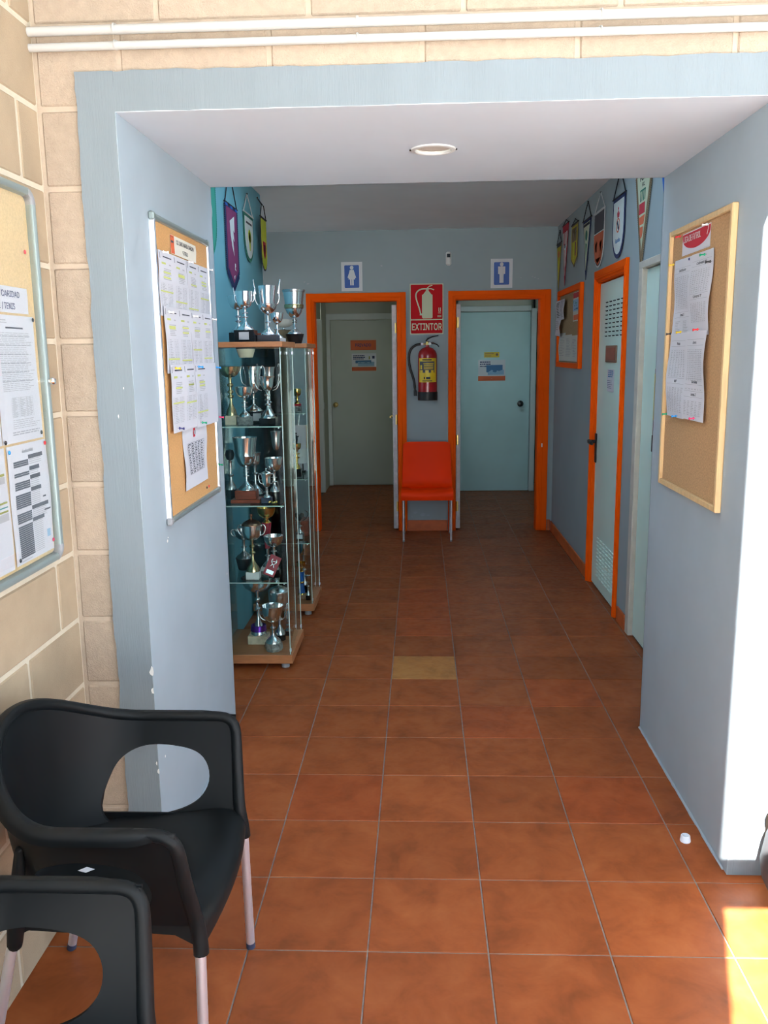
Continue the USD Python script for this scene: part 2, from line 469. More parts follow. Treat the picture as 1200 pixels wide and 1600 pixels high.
# concrete core of the wall behind the plaster, and an added parapet shading the skylight
part(wf, 'core', cat([box(-3.5, 4.0, 2.7, 3.4, 3.05, 5.6), box(-1.3, XL - .004, YF + .05, YB - .004, 0, 3.05), box(XR + .004, 2.6, YF + .05, YB - .004, 0, 3.05), box(XL - .004, XR + .004, YF + .05, YB - .004, ZS + .004, 3.05)]), 'concrete')
# the painted band around the opening: combed plaster with a ragged outer edge
def ragged(a, b, n, amp, seed):
    t = np.linspace(0, 1, n)
    q = np.outer(1 - t, a) + np.outer(t, b)
    d = np.array(b, float) - a; d = np.array([-d[1], d[0]]) / np.linalg.norm(d)
    w = (meshkit.noise(np.stack([t * n * .35, t * 0 + seed, t * 0], -1), seed) - .5) * 2 + (meshkit.noise(np.stack([t * n * 1.1, t * 0 + seed, t * 0], -1), seed + 5) - .5) * 1.0
    w[0] = w[-1] = 0
    return q + np.outer(w * amp, d)
XB0, XB1, ZT = -.930, 1.053, 2.366
lo_ = ragged((XB0, 0), (XB0 + .002, ZT), 110, .0035, 3); to_ = ragged((XB0 + .002, ZT), (XB1, ZT), 100, .003, 7); ro_ = ragged((XB1, ZT), (XB1, 0), 110, .0035, 12)
le_ = ragged((XL - .0022, 0), (XL - .0022, ZS), 90, .0008, 21)
polyL = sg.Polygon(np.vstack([lo_, [(XL - .0022, ZT), (XL - .0022, ZS)], le_[::-1][1:]])).buffer(0)
te_ = ragged((XR + .002, ZS + .0022), (XL - .002, ZS + .0022), 80, .0008, 44)
polyT = sg.Polygon(np.vstack([[(XL, ZT - .002)], to_[(to_[:, 0] > XL) & (to_[:, 0] < XR)], [(XR, ZT - .002)], te_])).buffer(0)
re_ = ragged((XR + .0025, ZS), (XR + .0025, 0), 90, .0012, 33)
polyR = sg.Polygon(np.vstack([re_[::-1], [(XR, ZT)], ro_])).buffer(0)
from shapely.ops import unary_union
band_ = unary_union([polyL.buffer(.0006), polyT.buffer(.0006), polyR.buffer(.0006)])
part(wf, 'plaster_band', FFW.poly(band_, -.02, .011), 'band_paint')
rc = random.Random(5)
for (u, v, s) in [(XL - .003, .66, 1.6), (XL - .004, .60, 1.2), (XL - .002, .33, .9), (XL - .006, .36, .7), (XL - .05, 1.44, .5), (XL - .03, 1.52, .4), (XL - .012, .49, .6)]:
    pl = sg.Polygon([(u + s * .004 * rc.uniform(.5, 1.2) * math.cos(a), v + s * .010 * rc.uniform(.5, 1.3) * math.sin(a)) for a in np.linspace(0, 6.28, 9)[:-1]])
    part(wf, 'paint_chip', FFW.poly(pl, .0105, .0116), 'chip_white')

# ---- the passage through the wall
wpl = thing('wall_passage_left', 'smooth grey plastered left side of the opening', 'wall', kind='structure')
part(wpl, 'plaster', box(XL - .06, XL, YF - .0066, YB, 0, ZS + .01), 'jamb_paint')
FJL = Frame((XL, 0, 0), (0, 1, 0), (1, 0, 0))
for (u, v, s) in [(2.66, 1.02, .7), (2.67, 1.03, .4), (2.50, .35, .5), (3.46, .7, .5)]:
    pl = sg.Polygon([(u + s * .010 * rc.uniform(.5, 1.2) * math.cos(a), v + s * .007 * rc.uniform(.5, 1.3) * math.sin(a)) for a in np.linspace(0, 6.28, 9)[:-1]])
    part(wpl, 'paint_chip', FJL.poly(pl, -.0005, .0008), 'chip_white')
wpr = thing('wall_passage_right', 'smooth grey plastered right side of the opening', 'wall', kind='structure')
part(wpr, 'plaster', box(XR, XR + .06, YF - .0066, YB, 0, ZS + .01), 'jamb_paint')
# crumbly mortar fillets along the feet of the two plastered sides
for w, xx0, sx in ((wpl, XL, 1), (wpr, XR, -1)):
    path = [(xx0 + sx * .002, y, .001) for y in np.linspace(YF + .02, YB - .01, 40)]
    r_ = .004 + .004 * meshkit.noise(np.stack([np.arange(40) * .9, np.zeros(40), np.zeros(40)], -1), 4 + sx)
    part(w, 'mortar_fillet', tube(path, r_, 6), 'jamb_paint', smooth=True)
cp = thing('ceiling_passage', 'plastered soffit over the opening', 'ceiling', kind='structure')
hole = sg.Point(.047, 2.944).buffer(.060, 24)
sof = extrude(sg.box(XL, YF - .0066, XR, YB).difference(hole), .05); sof.apply_translation([0, 0, ZS])
part(cp, 'plaster', sof, 'soffit_paint')

# ---- hall
wh = thing('wall_hall_left', 'pale blue left wall of the hall behind the trophy cabinets', 'wall', kind='structure')
part(wh, 'plaster', cat([box(HL - .15, HL, YB - .004, HE, 0, HC + .05), box(HL - .9, HL - .15, HE - .12, HE, 0, HC + .05), box(HL - .95, HL - .9, HE - .12, 6.2, 0, HC + .05), box(HL - .95, HL - .9, 7.45, HB + .1, 0, HC + .05), box(HL - .95, HL - .9, 6.2, 7.45, 0, 1.25), box(HL - .95, HL - .9, 6.2, 7.45, 2.25, HC + .05)]), 'blue_paint')
wr = thing('wall_hall_right', 'blue grey right wall of the hall', 'wall', kind='structure')
D3 = (5.075, 5.885, 2.055)      # opening of the right wall's orange framed door
D4 = (3.86, 4.72, 2.045)        # opening of the pale framed door
part(wr, 'plaster', cat([box(HR, HR + .12, YB - .004, D4[0], 0, HC + .05), box(HR, HR + .12, D4[0], D4[1], D4[2], HC + .05), box(HR, HR + .12, D4[1], D3[0], 0, HC + .05),
                         box(HR, HR + .12, D3[0], D3[1], D3[2], HC + .05), box(HR, HR + .12, D3[1], HB + .1, 0, HC + .05), box(HR + .1, HR + .12, D4[0], D3[1], 0, 2.1)]), 'hall_paint')
hb = thing('wall_hall_front', 'inner face of the front wall, seen from the hall', 'wall', kind='structure')
part(hb, 'plaster', cat([box(HL - .1, XL, YB - .004, YB, 0, HC + .05), box(XR, HR + .1, YB - .004, YB, 0, HC + .05), box(XL, XR, YB - .004, YB, ZS, HC + .05)]), 'hall_paint')
ch = thing('ceiling_hall', 'dull white hall ceiling', 'ceiling', kind='structure')
kx0, kx1, ky0, ky1 = -.95, 1.05, 3.62, 5.25
part(ch, 'plaster', cat([box(HL - 1.0, HR + .12, YB, ky0, HC, HC + .06), box(HL - 1.0, kx0, ky0, ky1, HC, HC + .06), box(kx1, HR + .12, ky0, ky1, HC, HC + .06), box(HL - 1.0, HR + .12, ky1, HB + .1, HC, HC + .06)]), 'hall_ceiling')
# unseen skylight hidden behind the soffit, placed to light the near hall
sl_ = thing('window_2', 'unseen glazed skylight lighting the near hall behind the front wall', 'window', kind='structure')
part(sl_, 'shaft', cat([box(kx0 - .05, kx1 + .05, ky0 - .05, ky0, HC + .06, HC + .32), box(kx0 - .05, kx1 + .05, ky1, ky1 + .05, HC + .06, HC + .32), box(kx0 - .05, kx0, ky0, ky1, HC + .06, HC + .32), box(kx1, kx1 + .05, ky0, ky1, HC + .06, HC + .32)]), 'hall_ceiling')
for i in range(2):
    a_ = kx0 + i * (kx1 - kx0) / 2
    part(sl_, 'pane', box(a_ + .02, a_ + (kx1 - kx0) / 2 - .02, ky0 + .02, ky1 - .02, HC + .28, HC + .286), 'board_glass')
part(sl_, 'frame', cat([box(kx0, kx1, ky0, ky0 + .03, HC + .26, HC + .30), box(kx0, kx1, ky1 - .03, ky1, HC + .26, HC + .30), box(kx0, kx0 + .03, ky0 + .03, ky1 - .03, HC + .26, HC + .30), box(kx1 - .03, kx1, ky0 + .03, ky1 - .03, HC + .26, HC + .30), box((kx0 + kx1) / 2 - .02, (kx0 + kx1) / 2 + .02, ky0 + .03, ky1 - .03, HC + .26, HC + .30)]), 'frame_white')
wb = thing('wall_back', 'blue grey back wall of the hall with two toilet doorways', 'wall', kind='structure')
LD = (-.940, -.190, 2.072)      # ladies' doorway
MD = (.306, 1.060, 2.072)       # men's doorway
BT = .12
part(wb, 'plaster', cat([box(-2.0, LD[0], HB, HB + BT, 0, HC + .05), box(LD[0], LD[1], HB, HB + BT, LD[2], HC + .05), box(LD[1], MD[0], HB, HB + BT, 0, HC + .05),
                         box(MD[0], MD[1], HB, HB + BT, MD[2], HC + .05), box(MD[1], HR + .12, HB, HB + BT, 0, HC + .05)]), 'hall_paint')
FBW = Frame((0, HB, 0), (1, 0, 0), (0, -1, 0))
for (u, v, s) in [(-.33, 2.36, .9), (1.0, 2.24, .9), (1.03, 2.23, .7), (.98, 2.25, .6), (-.98, 2.22, 1.1), (-1.01, 2.235, .7), (.88, 2.24, .6), (-.05, .17, 2.2), (.02, .15, 2.4), (.07, .145, 1.6), (-.08, .13, 1.2), (-.02, .20, 1.0)]:
    pl = sg.Polygon([(u + s * .012 * rc.uniform(.4, 1.2) * math.cos(a), v + s * .007 * rc.uniform(.4, 1.3) * math.sin(a)) for a in np.linspace(0, 6.28, 9)[:-1]])
    part(wb, 'paint_chip', FBW.poly(pl, -.0005, .0008), 'ink_light' if v > 1 else 'jamb_paint')
# skirtings
sk = thing('baseboard_right', 'orange tile skirting along the right wall', 'skirting', kind='structure')
for (a, b) in [(5.965, 6.38), (6.384, 6.80), (6.804, 7.22), (7.224, 7.655), (4.815, 5.0)]:
    part(sk, 'skirting_tile', bbox(HR - .012, HR - .0005, a, b, .0005, .09, .002), 'skirting_orange')
sk2 = thing('baseboard_back', 'orange skirting on the back wall between the two doorways', 'skirting', kind='structure')
part(sk2, 'skirting_tile', bbox(-.118, .246, HB - .012, HB - .0005, .0005, .10, .002), 'skirting_orange')
part(sk2, 'skirting_tile', bbox(1.146, HR - .014, HB - .012, HB - .0005, .0005, .10, .002), 'skirting_orange')

# ---- door frames: moulded orange architraves
def architrave(t, F, u0, u1, vtop, w, mt, proud=.018, depth=.12, sides=(1, 1), wd=None):
    """frame around an opening u0..u1, vtop; w = width of the boards. Each board is two steps with a bead between."""
    def board(a0, a1, b0, b1, inner):
        big = F.plate(a0, a1, b0, b1, .0005, proud * .62, .002)
        return big
    wl_, wr_ = (w, w) if wd is None else wd
    for s, wd_, a in ((0, wl_, u0), (1, wr_, u1)):
        if not sides[s]: continue
        sg_ = -1 if s == 0 else 1
        o = a + sg_ * wd_
        mesh = cat([F.plate(min(a, o), max(a, o), 0.0008, vtop + w, .0005, proud * .6, .002),
                    F.plate(min(a + sg_ * wd_ * .22, o), max(a + sg_ * wd_ * .22, o), 0.0008, vtop + w, proud * .5, proud, .003),
                    F.plate(min(a + sg_ * wd_ * .36, a + sg_ * wd_ * .46), max(a + sg_ * wd_ * .36, a + sg_ * wd_ * .46), 0.001, vtop + w * .46, proud * .9, proud * 1.18, .002)])
        part(t, 'frame_post', mesh, mt)
    lo = u0 if not sides[0] else u0; hi = u1
    mesh = cat([F.plate(lo - (wl_ - .0015 if sides[0] else 0), hi + (wr_ - .0015 if sides[1] else 0), vtop, vtop + w - .001, .001, proud * .61, .002),
                F.plate(lo - (wl_ * .7 if sides[0] else 0), hi + (wr_ * .7 if sides[1] else 0), vtop + w * .22, vtop + w - .0015, proud * .5, proud * 1.01, .003),
                F.plate(lo - w * .36, hi + w * .36, vtop + w * .36, vtop + w * .46, proud * .9, proud * 1.19, .002)])
    part(t, 'frame_head', mesh, mt)
    # lining of the opening
    part(t, 'frame_lining', cat([F.plate(u0, u0 + .006, .0008, vtop, -depth, .001), F.plate(u1 - .006, u1, .0008, vtop, -depth, .001), F.plate(u0, u1, vtop - .006, vtop, -depth, .001)]), mt)

d1 = thing('door_1', "ladies' toilet doorway with a moulded orange frame and its white leaf opened inwards", 'door', kind='structure')
architrave(d1, FBW, LD[0] + .006, LD[1] - .006, LD[2] - .004, .067, 'orange_paint', wd=(.066, .074))
leaf = part(d1, 'door_leaf', bbox(-.247, -.207, HB + .045, HB + .80, .012, 2.03, .003), 'door_edge')
part(d1, 'leaf_face', bbox(-.2505, -.2475, HB + .06, HB + .80, .012, 2.03, .001), 'door_gloss')
for z in (.22, 1.02, 1.83):
    part(leaf, 'hinge', cat([bbox(-.222, -.205, HB + .040, HB + .0465, z - .045, z + .045, .001), cyl((-.208, HB + .038, z - .045), (-.208, HB + .038, z + .045), .006, 8)]), 'brass')
hd = cat([cyl((-.2505, HB + .72, 1.0), (-.295, HB + .72, 1.0), .009, 10), cyl((-.290, HB + .72, 1.0), (-.290, HB + .60, 1.0), .009, 10), bbox(-.257, -.2495, HB + .70, HB + .74, .90, 1.10, .002)])
part(leaf, 'lever_handle', hd, 'brass', smooth=40)
d2 = thing('door_2', "men's toilet doorway with a moulded orange frame and its white leaf opened inwards", 'door', kind='structure')
architrave(d2, FBW, MD[0] + .006, MD[1] - .006, MD[2] - .004, .070, 'orange_paint', wd=(.062, .088))
leaf = part(d2, 'door_leaf', bbox(.322, .362, HB + .045, HB + .80, .012, 2.03, .003), 'door_edge')
for z in (.22, .83, 1.87):
    part(leaf, 'hinge', cat([bbox(.327, .344, HB + .040, HB + .0465, z - .045, z + .045, .001), cyl((.325, HB + .038, z - .045), (.325, HB + .038, z + .045), .006, 8)]), 'brass')
part(leaf, 'latch', bbox(.3615, .372, HB + .70, HB + .74, .96, 1.0, .002), 'black_matte')
# small metal latch plates on the orange posts
for t_, x_ in ((d1, -.150), (d2, 1.088)):
    part(t_, 'strike_plate', FBW.plate(x_ - .005, x_ + .005, .765, .80, .018, .0225, .001), 'aluminium')

# ---- rooms behind
RW = thing('wall_washroom', 'plain walls of the two washrooms behind the doorways', 'wall', kind='structure')
part(RW, 'plaster', cat([box(-1.25, -1.13, HB + BT, 8.15, 0, 2.3), box(-1.25, -1.13, 8.15, 9.86, 2.0, 2.3), box(-1.25, -1.13, 9.94, 10.6, 0, 2.3),
                         box(-1.25, .05, 10.45, 10.6, 0, 2.3), box(-.02, .1, HB + BT, 10.6, 0, 2.35), box(.1, 1.262, 9.93, 10.05, 2.06, 2.35), box(.1, .44, 9.93, 10.05, 0, 2.35),
                         box(1.32, 1.72, 9.93, 10.05, 2.06, 2.35), box(1.60, 1.72, HB + BT, 10.6, 0, 2.35), box(1.19, 1.72, HB + BT, HB + BT + .05, 0, 2.35), box(.1, 1.3, 10.56, 10.6, 0, 2.35), box(1.26, 1.3, 10.05, 10.56, 0, 2.35)]), 'room_paint')
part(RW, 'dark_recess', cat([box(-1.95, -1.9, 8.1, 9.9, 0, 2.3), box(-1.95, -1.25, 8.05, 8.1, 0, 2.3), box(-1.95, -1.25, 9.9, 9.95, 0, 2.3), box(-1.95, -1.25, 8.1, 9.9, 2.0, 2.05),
                             box(1.30, 1.66, 10.50, 10.55, 0, 2.2), box(1.30, 1.32, 10.05, 10.5, 0, 2.2), box(1.60, 1.66, 10.05, 10.5, 0, 2.2), box(1.3, 1.66, 10.05, 10.5, 2.06, 2.1)]), 'rubber')  # dark side rooms: their shade is painted as black walls
RC = thing('ceiling_washroom', 'low white ceilings of the washrooms', 'ceiling', kind='structure')
part(RC, 'plaster', cat([box(-1.25, .1, HB + BT, 10.6, 2.22, 2.28), box(.04, 1.72, HB + BT, 10.6, 2.30, 2.36)]), 'room_paint')
d5 = thing('door_5', "closed pale door at the far end of the ladies' washroom, seen through the left doorway", 'door', kind='structure')
FD5 = Frame((0, 10.45, 0), (1, 0, 0), (0, -1, 0))
part(d5, 'door_leaf', FD5.plate(-1.078, -.30, .010, 2.005, .001, .012, .002), 'door_paint')
part(d5, 'frame_post', FD5.plate(-1.129, -1.082, .001, 2.03, .001, .03, .004), 'frame_white')
part(d5, 'frame_head', FD5.plate(-1.129, -.05, 2.012, 2.085, .001, .032, .004), 'frame_white')
kn = lathe([(0, 0), (.030, 0), (.030, .004), (.012, .008), (.011, .03), (.026, .042), (.029, .055), (.022, .068), (0, .072)], 18)
kn.apply_transform(trimesh.transformations.rotation_matrix(math.pi / 2, [1, 0, 0])); kn.apply_translation([-1.032, 10.438, 1.0])
part(d5, 'door_knob', kn, 'brass', smooth=40)
d6 = thing('door_6', "closed pale blue door inside the men's washroom, seen through the right doorway", 'door', kind='structure')
FD6 = Frame((0, 9.93, 0), (1, 0, 0), (0, -1, 0))
part(d6, 'door_leaf', FD6.plate(.444, 1.258, .003, 2.055, -.06, -.004, .002), 'door_blue')
part(d6, 'frame_post', bbox(1.263, 1.322, 9.885, 10.0, .001, 2.09, .005), 'frame_white')
part(d6, 'frame_head', FD6.plate(.30, 1.262, 2.062, 2.120, .001, .03, .004), 'frame_white')
kn = lathe([(0, 0), (.036, 0), (.036, .005), (.016, .009), (.014, .03), (.026, .040), (.030, .052), (.022, .064), (0, .068)], 18)
kn.apply_transform(trimesh.transformations.rotation_matrix(math.pi / 2, [1, 0, 0])); kn.apply_translation([1.155, 9.934, 1.018])
part(d6, 'door_knob', kn, 'black_gloss', smooth=40)
d7 = thing('door_7', "white door post standing at a side opening of the ladies' washroom", 'door', kind='structure')
part(d7, 'frame_post', cat([bbox(-1.20, -1.118, 9.86, 9.90, .001, 2.0, .008), bbox(-1.24, -1.126, 9.90, 9.94, .001, 2.0, .004)]), 'frame_white')
part(d7, 'latch', bbox(-1.119, -1.112, 9.868, 9.892, .98, 1.06, .001), 'aluminium')

# ---- right wall doors
FHR = Frame((HR, 0, 0), (0, -1, 0), (-1, 0, 0))     # right wall: u = -y
d3 = thing('door_3', 'pale green louvred door in an orange frame on the right wall', 'door', kind='structure')
architrave(d3, FHR, -D3[1], -D3[0], D3[2], .072, 'orange_paint', proud=.022, wd=(.05, .03))
leaf = part(d3, 'door_leaf', FHR.plate(-D3[1] + .013, -D3[0] - .013, .012, D3[2] - .014, -.05, -.012, .002), 'door_pale')
sl = []
for r in range(9):
    for c in range(6):
        u, v = -5.685 + c * .105, 1.915 - r * .0265
        sl.append(FHR.map(trimesh.convex.convex_hull(np.array([(u, v, -.0125), (u + .06, v, -.0125), (u, v - .007, -.0125), (u + .06, v - .007, -.0125), (u + .004, v, -.006), (u + .056, v, -.006)]))))
part(leaf, 'louvre_slot', cat(sl), 'dark_slot')
sl = []
for r in range(11):
    for c in range(7):
        u, v = -5.715 + c * .092, .36 - r * .026
        sl.append(FHR.map(trimesh.convex.convex_hull(np.array([(u, v, -.0125), (u + .065, v, -.0125), (u, v - .012, -.0125), (u + .065, v - .012, -.0125), (u + .004, v - .002, -.005), (u + .061, v - .002, -.005)]))))
part(leaf, 'lower_louvre_slot', cat(sl), 'door_pale')
hp = cat([FHR.plate(-5.873, -5.828, .855, 1.055, -.012, -.004, .003), FHR.map(cyl((-5.85, 1.0, -.006), (-5.85, 1.0, .045), .011, 10)),
          FHR.plate(-5.862, -5.735, .986, 1.014, .030, .050, .006)])
part(leaf, 'lever_handle', hp, 'rubber')
d4 = thing('door_4', 'pale door in a worn beige frame on the right wall, nearest the opening', 'door', kind='structure')
for a, b in ((-D4[1] - .062, -D4[1] + .012), (-D4[0] - .012, -D4[0] + .05)):
    part(d4, 'frame_post', FHR.plate(a, b, .001, D4[2] + .02, -.06, .012, .004), 'frame_beige')
part(d4, 'frame_head', FHR.plate(-D4[1] - .062, -D4[0] + .05, D4[2] - .012, D4[2] + .028, -.06, .013, .004), 'frame_beige')
part(d4, 'door_leaf', FHR.plate(-D4[1] + .016, -D4[0] - .016, .012, D4[2] - .016, -.05, -.014, .002), 'door_pale')

# ---- porch out of view: beam and roofs placed to shape the sun, ground outside
# two unseen roofs with a gap that lets one strip of sun through; an unseen beam crosses the gap and shades the wall foot
XE = .883 - .303 * (2.268 - PY0 + .04)
edge = lambda y: .883 - .303 * (2.268 - y)
zr = 3.05
bm = thing('trim_1', 'unseen beam on two posts behind the viewer, shading the foot of the right wall', 'beam', kind='structure')
zb0, zb1 = SLOPE * (2.268 - PY0 + .04), SLOPE * (2.43 - PY0) + .062
part(bm, 'beam', box(-1.24, 2.9, PY0 - .04, PY0, zb0, zb1), 'wood_pale')
for x in (-1.15, 2.5):
    part(bm, 'post', box(x - .05, x + .05, PY0 - .06, PY0 + .02, 0, zr), 'wood_pale')
cpz = thing('ceiling_porch', 'unseen roof slabs shading the porch except one strip of sun', 'ceiling', kind='structure')
W = .23
ry0 = -4.6
slab_l = extrude(sg.Polygon([(-5, ry0), (edge(ry0), ry0), (edge(1.0), 1.0), (edge(1.0) + W, 1.0), (2.6, 1.0), (2.6, YF + .05), (-1.24, YF + .05), (-1.24, 1.0), (-5, 1.0)]).buffer(0), .02)
slab_r = extrude(sg.Polygon([(edge(ry0) + W, ry0), (6.5, ry0), (6.5, YF + .05), (2.6, YF + .05), (2.6, 1.0), (edge(1.0) + W, 1.0)]), .02)
for s_ in (slab_l, slab_r): s_.apply_translation([0, 0, zr])
part(cpz, 'slab', slab_l, 'soffit_paint')
part(cpz, 'slab', slab_r, 'soffit_paint')
gr = thing('ground', 'pale paved ground outside the porch', 'ground', kind='structure')
part(gr, 'paving', cat([box(2.6, 30, -30, YF + .05, -.12, -.03), box(-30, 2.6, -30, PY0, -.12, -.03)]), 'gravel')

# window at the left end of the hall's far part, out of the picture: daylight for the back wall
wd = thing('window_1', 'unseen plain window lighting the far part of the hall from the left', 'window', kind='structure')
xw = HL - .925
part(wd, 'frame', cat([bbox(xw - .02, xw + .02, 6.2, 6.25, 1.25, 2.25, .003), bbox(xw - .02, xw + .02, 7.40, 7.45, 1.25, 2.25, .003), bbox(xw - .02, xw + .02, 6.25, 7.40, 1.25, 1.30, .003), bbox(xw - .02, xw + .02, 6.25, 7.40, 2.20, 2.25, .003), bbox(xw - .015, xw + .015, 6.80, 6.85, 1.30, 2.20, .003)]), 'frame_white')
part(wd, 'pane', box(xw - .003, xw + .003, 6.25, 6.80, 1.30, 2.20), 'board_glass')
part(wd, 'pane', box(xw - .003, xw + .003, 6.85, 7.40, 1.30, 2.20), 'board_glass')

# ================================================================== chairs
def armchair(label):
    t = thing('armchair', label, 'chair', (0, 0, 0), 'black plastic armchairs along the left wall')
    # moulded band: arms and back in one wall, bottom curve and rim curve joined
    n, m_ = 72, 14
    def curve(s, xf, xs, a, b):
        """s in -1..1 round the U: front end, straight, half ellipse, straight, front end"""
        L1 = xf - xs; L2 = 0.5 * math.pi * math.sqrt((a * a + b * b) / 2)
        d = (1 - abs(s)) * (L1 + L2)
        sgn = 1 if s >= 0 else -1
        if d < L1: return xf - d, sgn * b, 0.0
        th = (d - L1) / L2 * math.pi / 2
        return xs - a * math.sin(th), sgn * b * math.cos(th), th
    G = np.zeros((n, m_, 3)); rim = []
    for i, s in enumerate(np.linspace(-1, 1, n)):
        x1, y1, th = curve(s, .226, -.02, .215, .285)
        z1 = .664 + .128 * math.sin(th) ** 2.2
        x0, y0, th0 = curve(s, .242, -.04, .165, .205)
        z0 = .392 + .035 * math.sin(th0)
        rim.append((x1, y1, z1))
        for j, v in enumerate(np.linspace(0, 1, m_)):
            w = v + .10 * math.sin(math.pi * v)
            G[i, j] = (x0 + (x1 - x0) * w, y0 + (y1 - y0) * w, z0 + (z1 - z0) * v)
    band = man(grid_solid(G, .0075))
    hole = sg.Polygon(spline([(-.118, .452), (-.100, .410), (-.03, .408), (.08, .430), (.138, .463), (.158, .51), (.138, .562), (.07, .588), (-.02, .588), (-.082, .556), (-.108, .505)], 60, True))
    hm = extrude(hole, .40)
    hm.apply_transform(np.array([[1, 0, 0, 0], [0, 0, -1, 0], [0, 1, 0, 0], [0, 0, 0, 1.0]]))     # (x, z) polygon -> along -y
    for sgn in (1, -1):
        h = hm.copy(); h.apply_translation([0, .46 if sgn > 0 else -.06, 0])
        if h.volume < 0: h.invert()
        band = band - man(h)
    solids = [band]
    # one rounded bead: leg sleeve, front post, arm, back rim, arm, front post, leg sleeve
    def post(s):
        e = G[-1 if s > 0 else 0]
        c = [tuple(p) for p in e if .415 < p[2] < .635]
        return [(.248, s * .226, .352), (.246, s * .222, .395)] + c + [(.223, s * .2835, .652), (.205, s * .285, .6635)]
    rimp = [p for p in rim if p[0] < .19]
    path = post(-1) + rimp + post(1)[::-1]
    path = np.array(path)
    s_ = np.r_[0, np.cumsum(np.linalg.norm(np.diff(path, axis=0), axis=1))]
    tt = np.linspace(0, s_[-1], 150)
    path = np.stack([np.interp(tt, s_, path[:, k]) for k in range(3)], 1)
    k_ = np.ones(5) / 5
    sm = path.copy()
    for k in range(3): sm[2:-2, k] = np.convolve(path[:, k], k_, 'valid')
    rad = .0135 + .0035 * np.clip(1 - np.minimum(tt, s_[-1] - tt) / .35, 0, 1)
    bead = tube(sm, rad, 12)
    if bead.volume < 0: bead.invert()
    solids.append(man(bead))
    # turned-down lip along the outside of arms and back
    lip = np.zeros((len(rim), 5, 3))
    for i, (x, y, z) in enumerate(rim):
        x2, y2, th = curve(np.linspace(-1, 1, n)[i], .226, -.02, .215, .285)
        o = np.array([0, np.sign(y) if abs(y) > 1e-6 else 0, 0.0]) if th == 0 else np.array([-math.sin(th) / .215, np.sign(y) * math.cos(th) / .285, 0])
        o /= max(np.linalg.norm(o), 1e-9)
        k_f = np.clip((.222 - x) / .09, 0, 1); k_f = k_f * k_f * (3 - 2 * k_f)
        for j, (d, dz) in enumerate([(-.004, .010), (.006, .0115), (.014, .007), (.018, -.004), (.018, -.016)]):
            d = d * (.15 + .85 * k_f); dz = dz * (.2 + .8 * k_f)
            lip[i, j] = (x + o[0] * d, y + o[1] * d, z + dz)
    lp = grid_solid(lip, .006)
    solids.append(man(lp))
    # seat pan with a rolled front that becomes the apron
    prof = [(-.197, .425), (-.17, .410), (-.12, .403), (-.04, .404), (.06, .414), (.14, .425), (.195, .430), (.226, .428), (.243, .418), (.251, .402), (.252, .384), (.248, .362)]
    pr = spline(prof, 26)
    Ys = np.linspace(-1, 1, 23)
    S = np.zeros((26, 23, 3))
    for i, (x, z) in enumerate(pr):
        b = .212 * (math.sqrt(max(.05, 1 - ((x + .04) / .172) ** 2)) if x < -.04 else 1.0)
        fr = np.clip((x - .08) / .16, 0, 1)
        for j, yv in enumerate(Ys):
            bow = .022 * (1 - yv * yv) * fr
            dish = .005 * abs(yv) ** 4 * (1 - np.clip((x - .2) / .04, 0, 1))
            lift = (.012 * (1 - abs(yv) ** 2)) * (1 if i > 22 else 0)
            S[i, j] = (x + bow, yv * b, z + dish + lift)
    solids.append(man(grid_solid(S, .007)))
    # rear leg sleeves
    for s in (1, -1):
        sl = [(( -.118, s * .243, .60), .010), ((-.135, s * .236, .50), .017), ((-.150, s * .222, .43), .020), ((-.160, s * .222, .365), .0165)]
        for (p, r), (p2, r2) in zip(sl, sl[1:]):
            solids.append(m3.Manifold.batch_hull([m3.Manifold.sphere(r, 16).translate(p), m3.Manifold.sphere(r2, 16).translate(p2)]))
    # skirt joining the sleeves under the seat at the sides
    for s in (1, -1):
        pl = sg.Polygon([(-.165, .375), (-.13, .392), (-.05, .388), (.10, .392), (.19, .386), (.232, .362), (.25, .362), (.25, .425), (-.165, .425)])
        e = extrude(pl, .006); e.apply_transform(np.array([[1, 0, 0, 0], [0, 0, -1, 0], [0, 1, 0, 0], [0, 0, 0, 1.0]])); e.apply_translation([0, s * .212 + .003, 0])
        if e.volume < 0: e.invert()
        solids.append(man(e))
    body = m3.Manifold.batch_boolean(solids, m3.OpType.Add)
    part(t, 'shell', unman(body), 'black_plastic', smooth=38, local=True)
    for sx, a, b in ((1, (.247, .2275, .375), (.246, .250, .006)), (-1, (-.160, .222, .385), (-.250, .232, .006))):
        for s in (1, -1):
            A, B = np.array((a[0], s * a[1], a[2])), np.array((b[0], s * b[1], b[2]))
            lg = part(t, 'leg', cyl(B, A, .0118, 18), 'aluminium', smooth=50, local=True)
            d = (A - B) / np.linalg.norm(A - B)
            part(lg, 'foot_cap', cyl(B - d * .006 + [0, 0, 0], B + d * .010, .0127, 18), 'cap_blue', smooth=50, local=True)
    return t
def place(t, loc):
    x = UsdGeom.Xformable(stage.GetPrimAtPath(t.path))
    x.GetOrderedXformOps()[0].Set(Gf.Vec3d(*loc))
def copy_of(t, loc, label):
    src = stage.GetPrimAtPath(t.path); was = src.GetCustomData()
    name = t.path.rsplit('/', 1)[1]
    base = name
    r = thing(base, label, was['category'], loc, was.get('group'))
    p = stage.GetPrimAtPath(r.path)
    p.GetReferences().AddInternalReference(t.path)
    p.SetInstanceable(True)
    return r
ac = armchair('black plastic armchair with metal legs, the whole of it in view beside the block wall')
place(ac, (-.722, 1.822, 0))
ac2 = copy_of(ac, (-.735, 1.085, 0), 'black plastic armchair cut off by the bottom left corner, only its arm in view')
scr = extrude(sg.Polygon([(-.018, -.004), (.004, -.011), (.020, .003), (-.002, .011)]), .0008)
scr.apply_translation([-.795, 1.787, .4185])
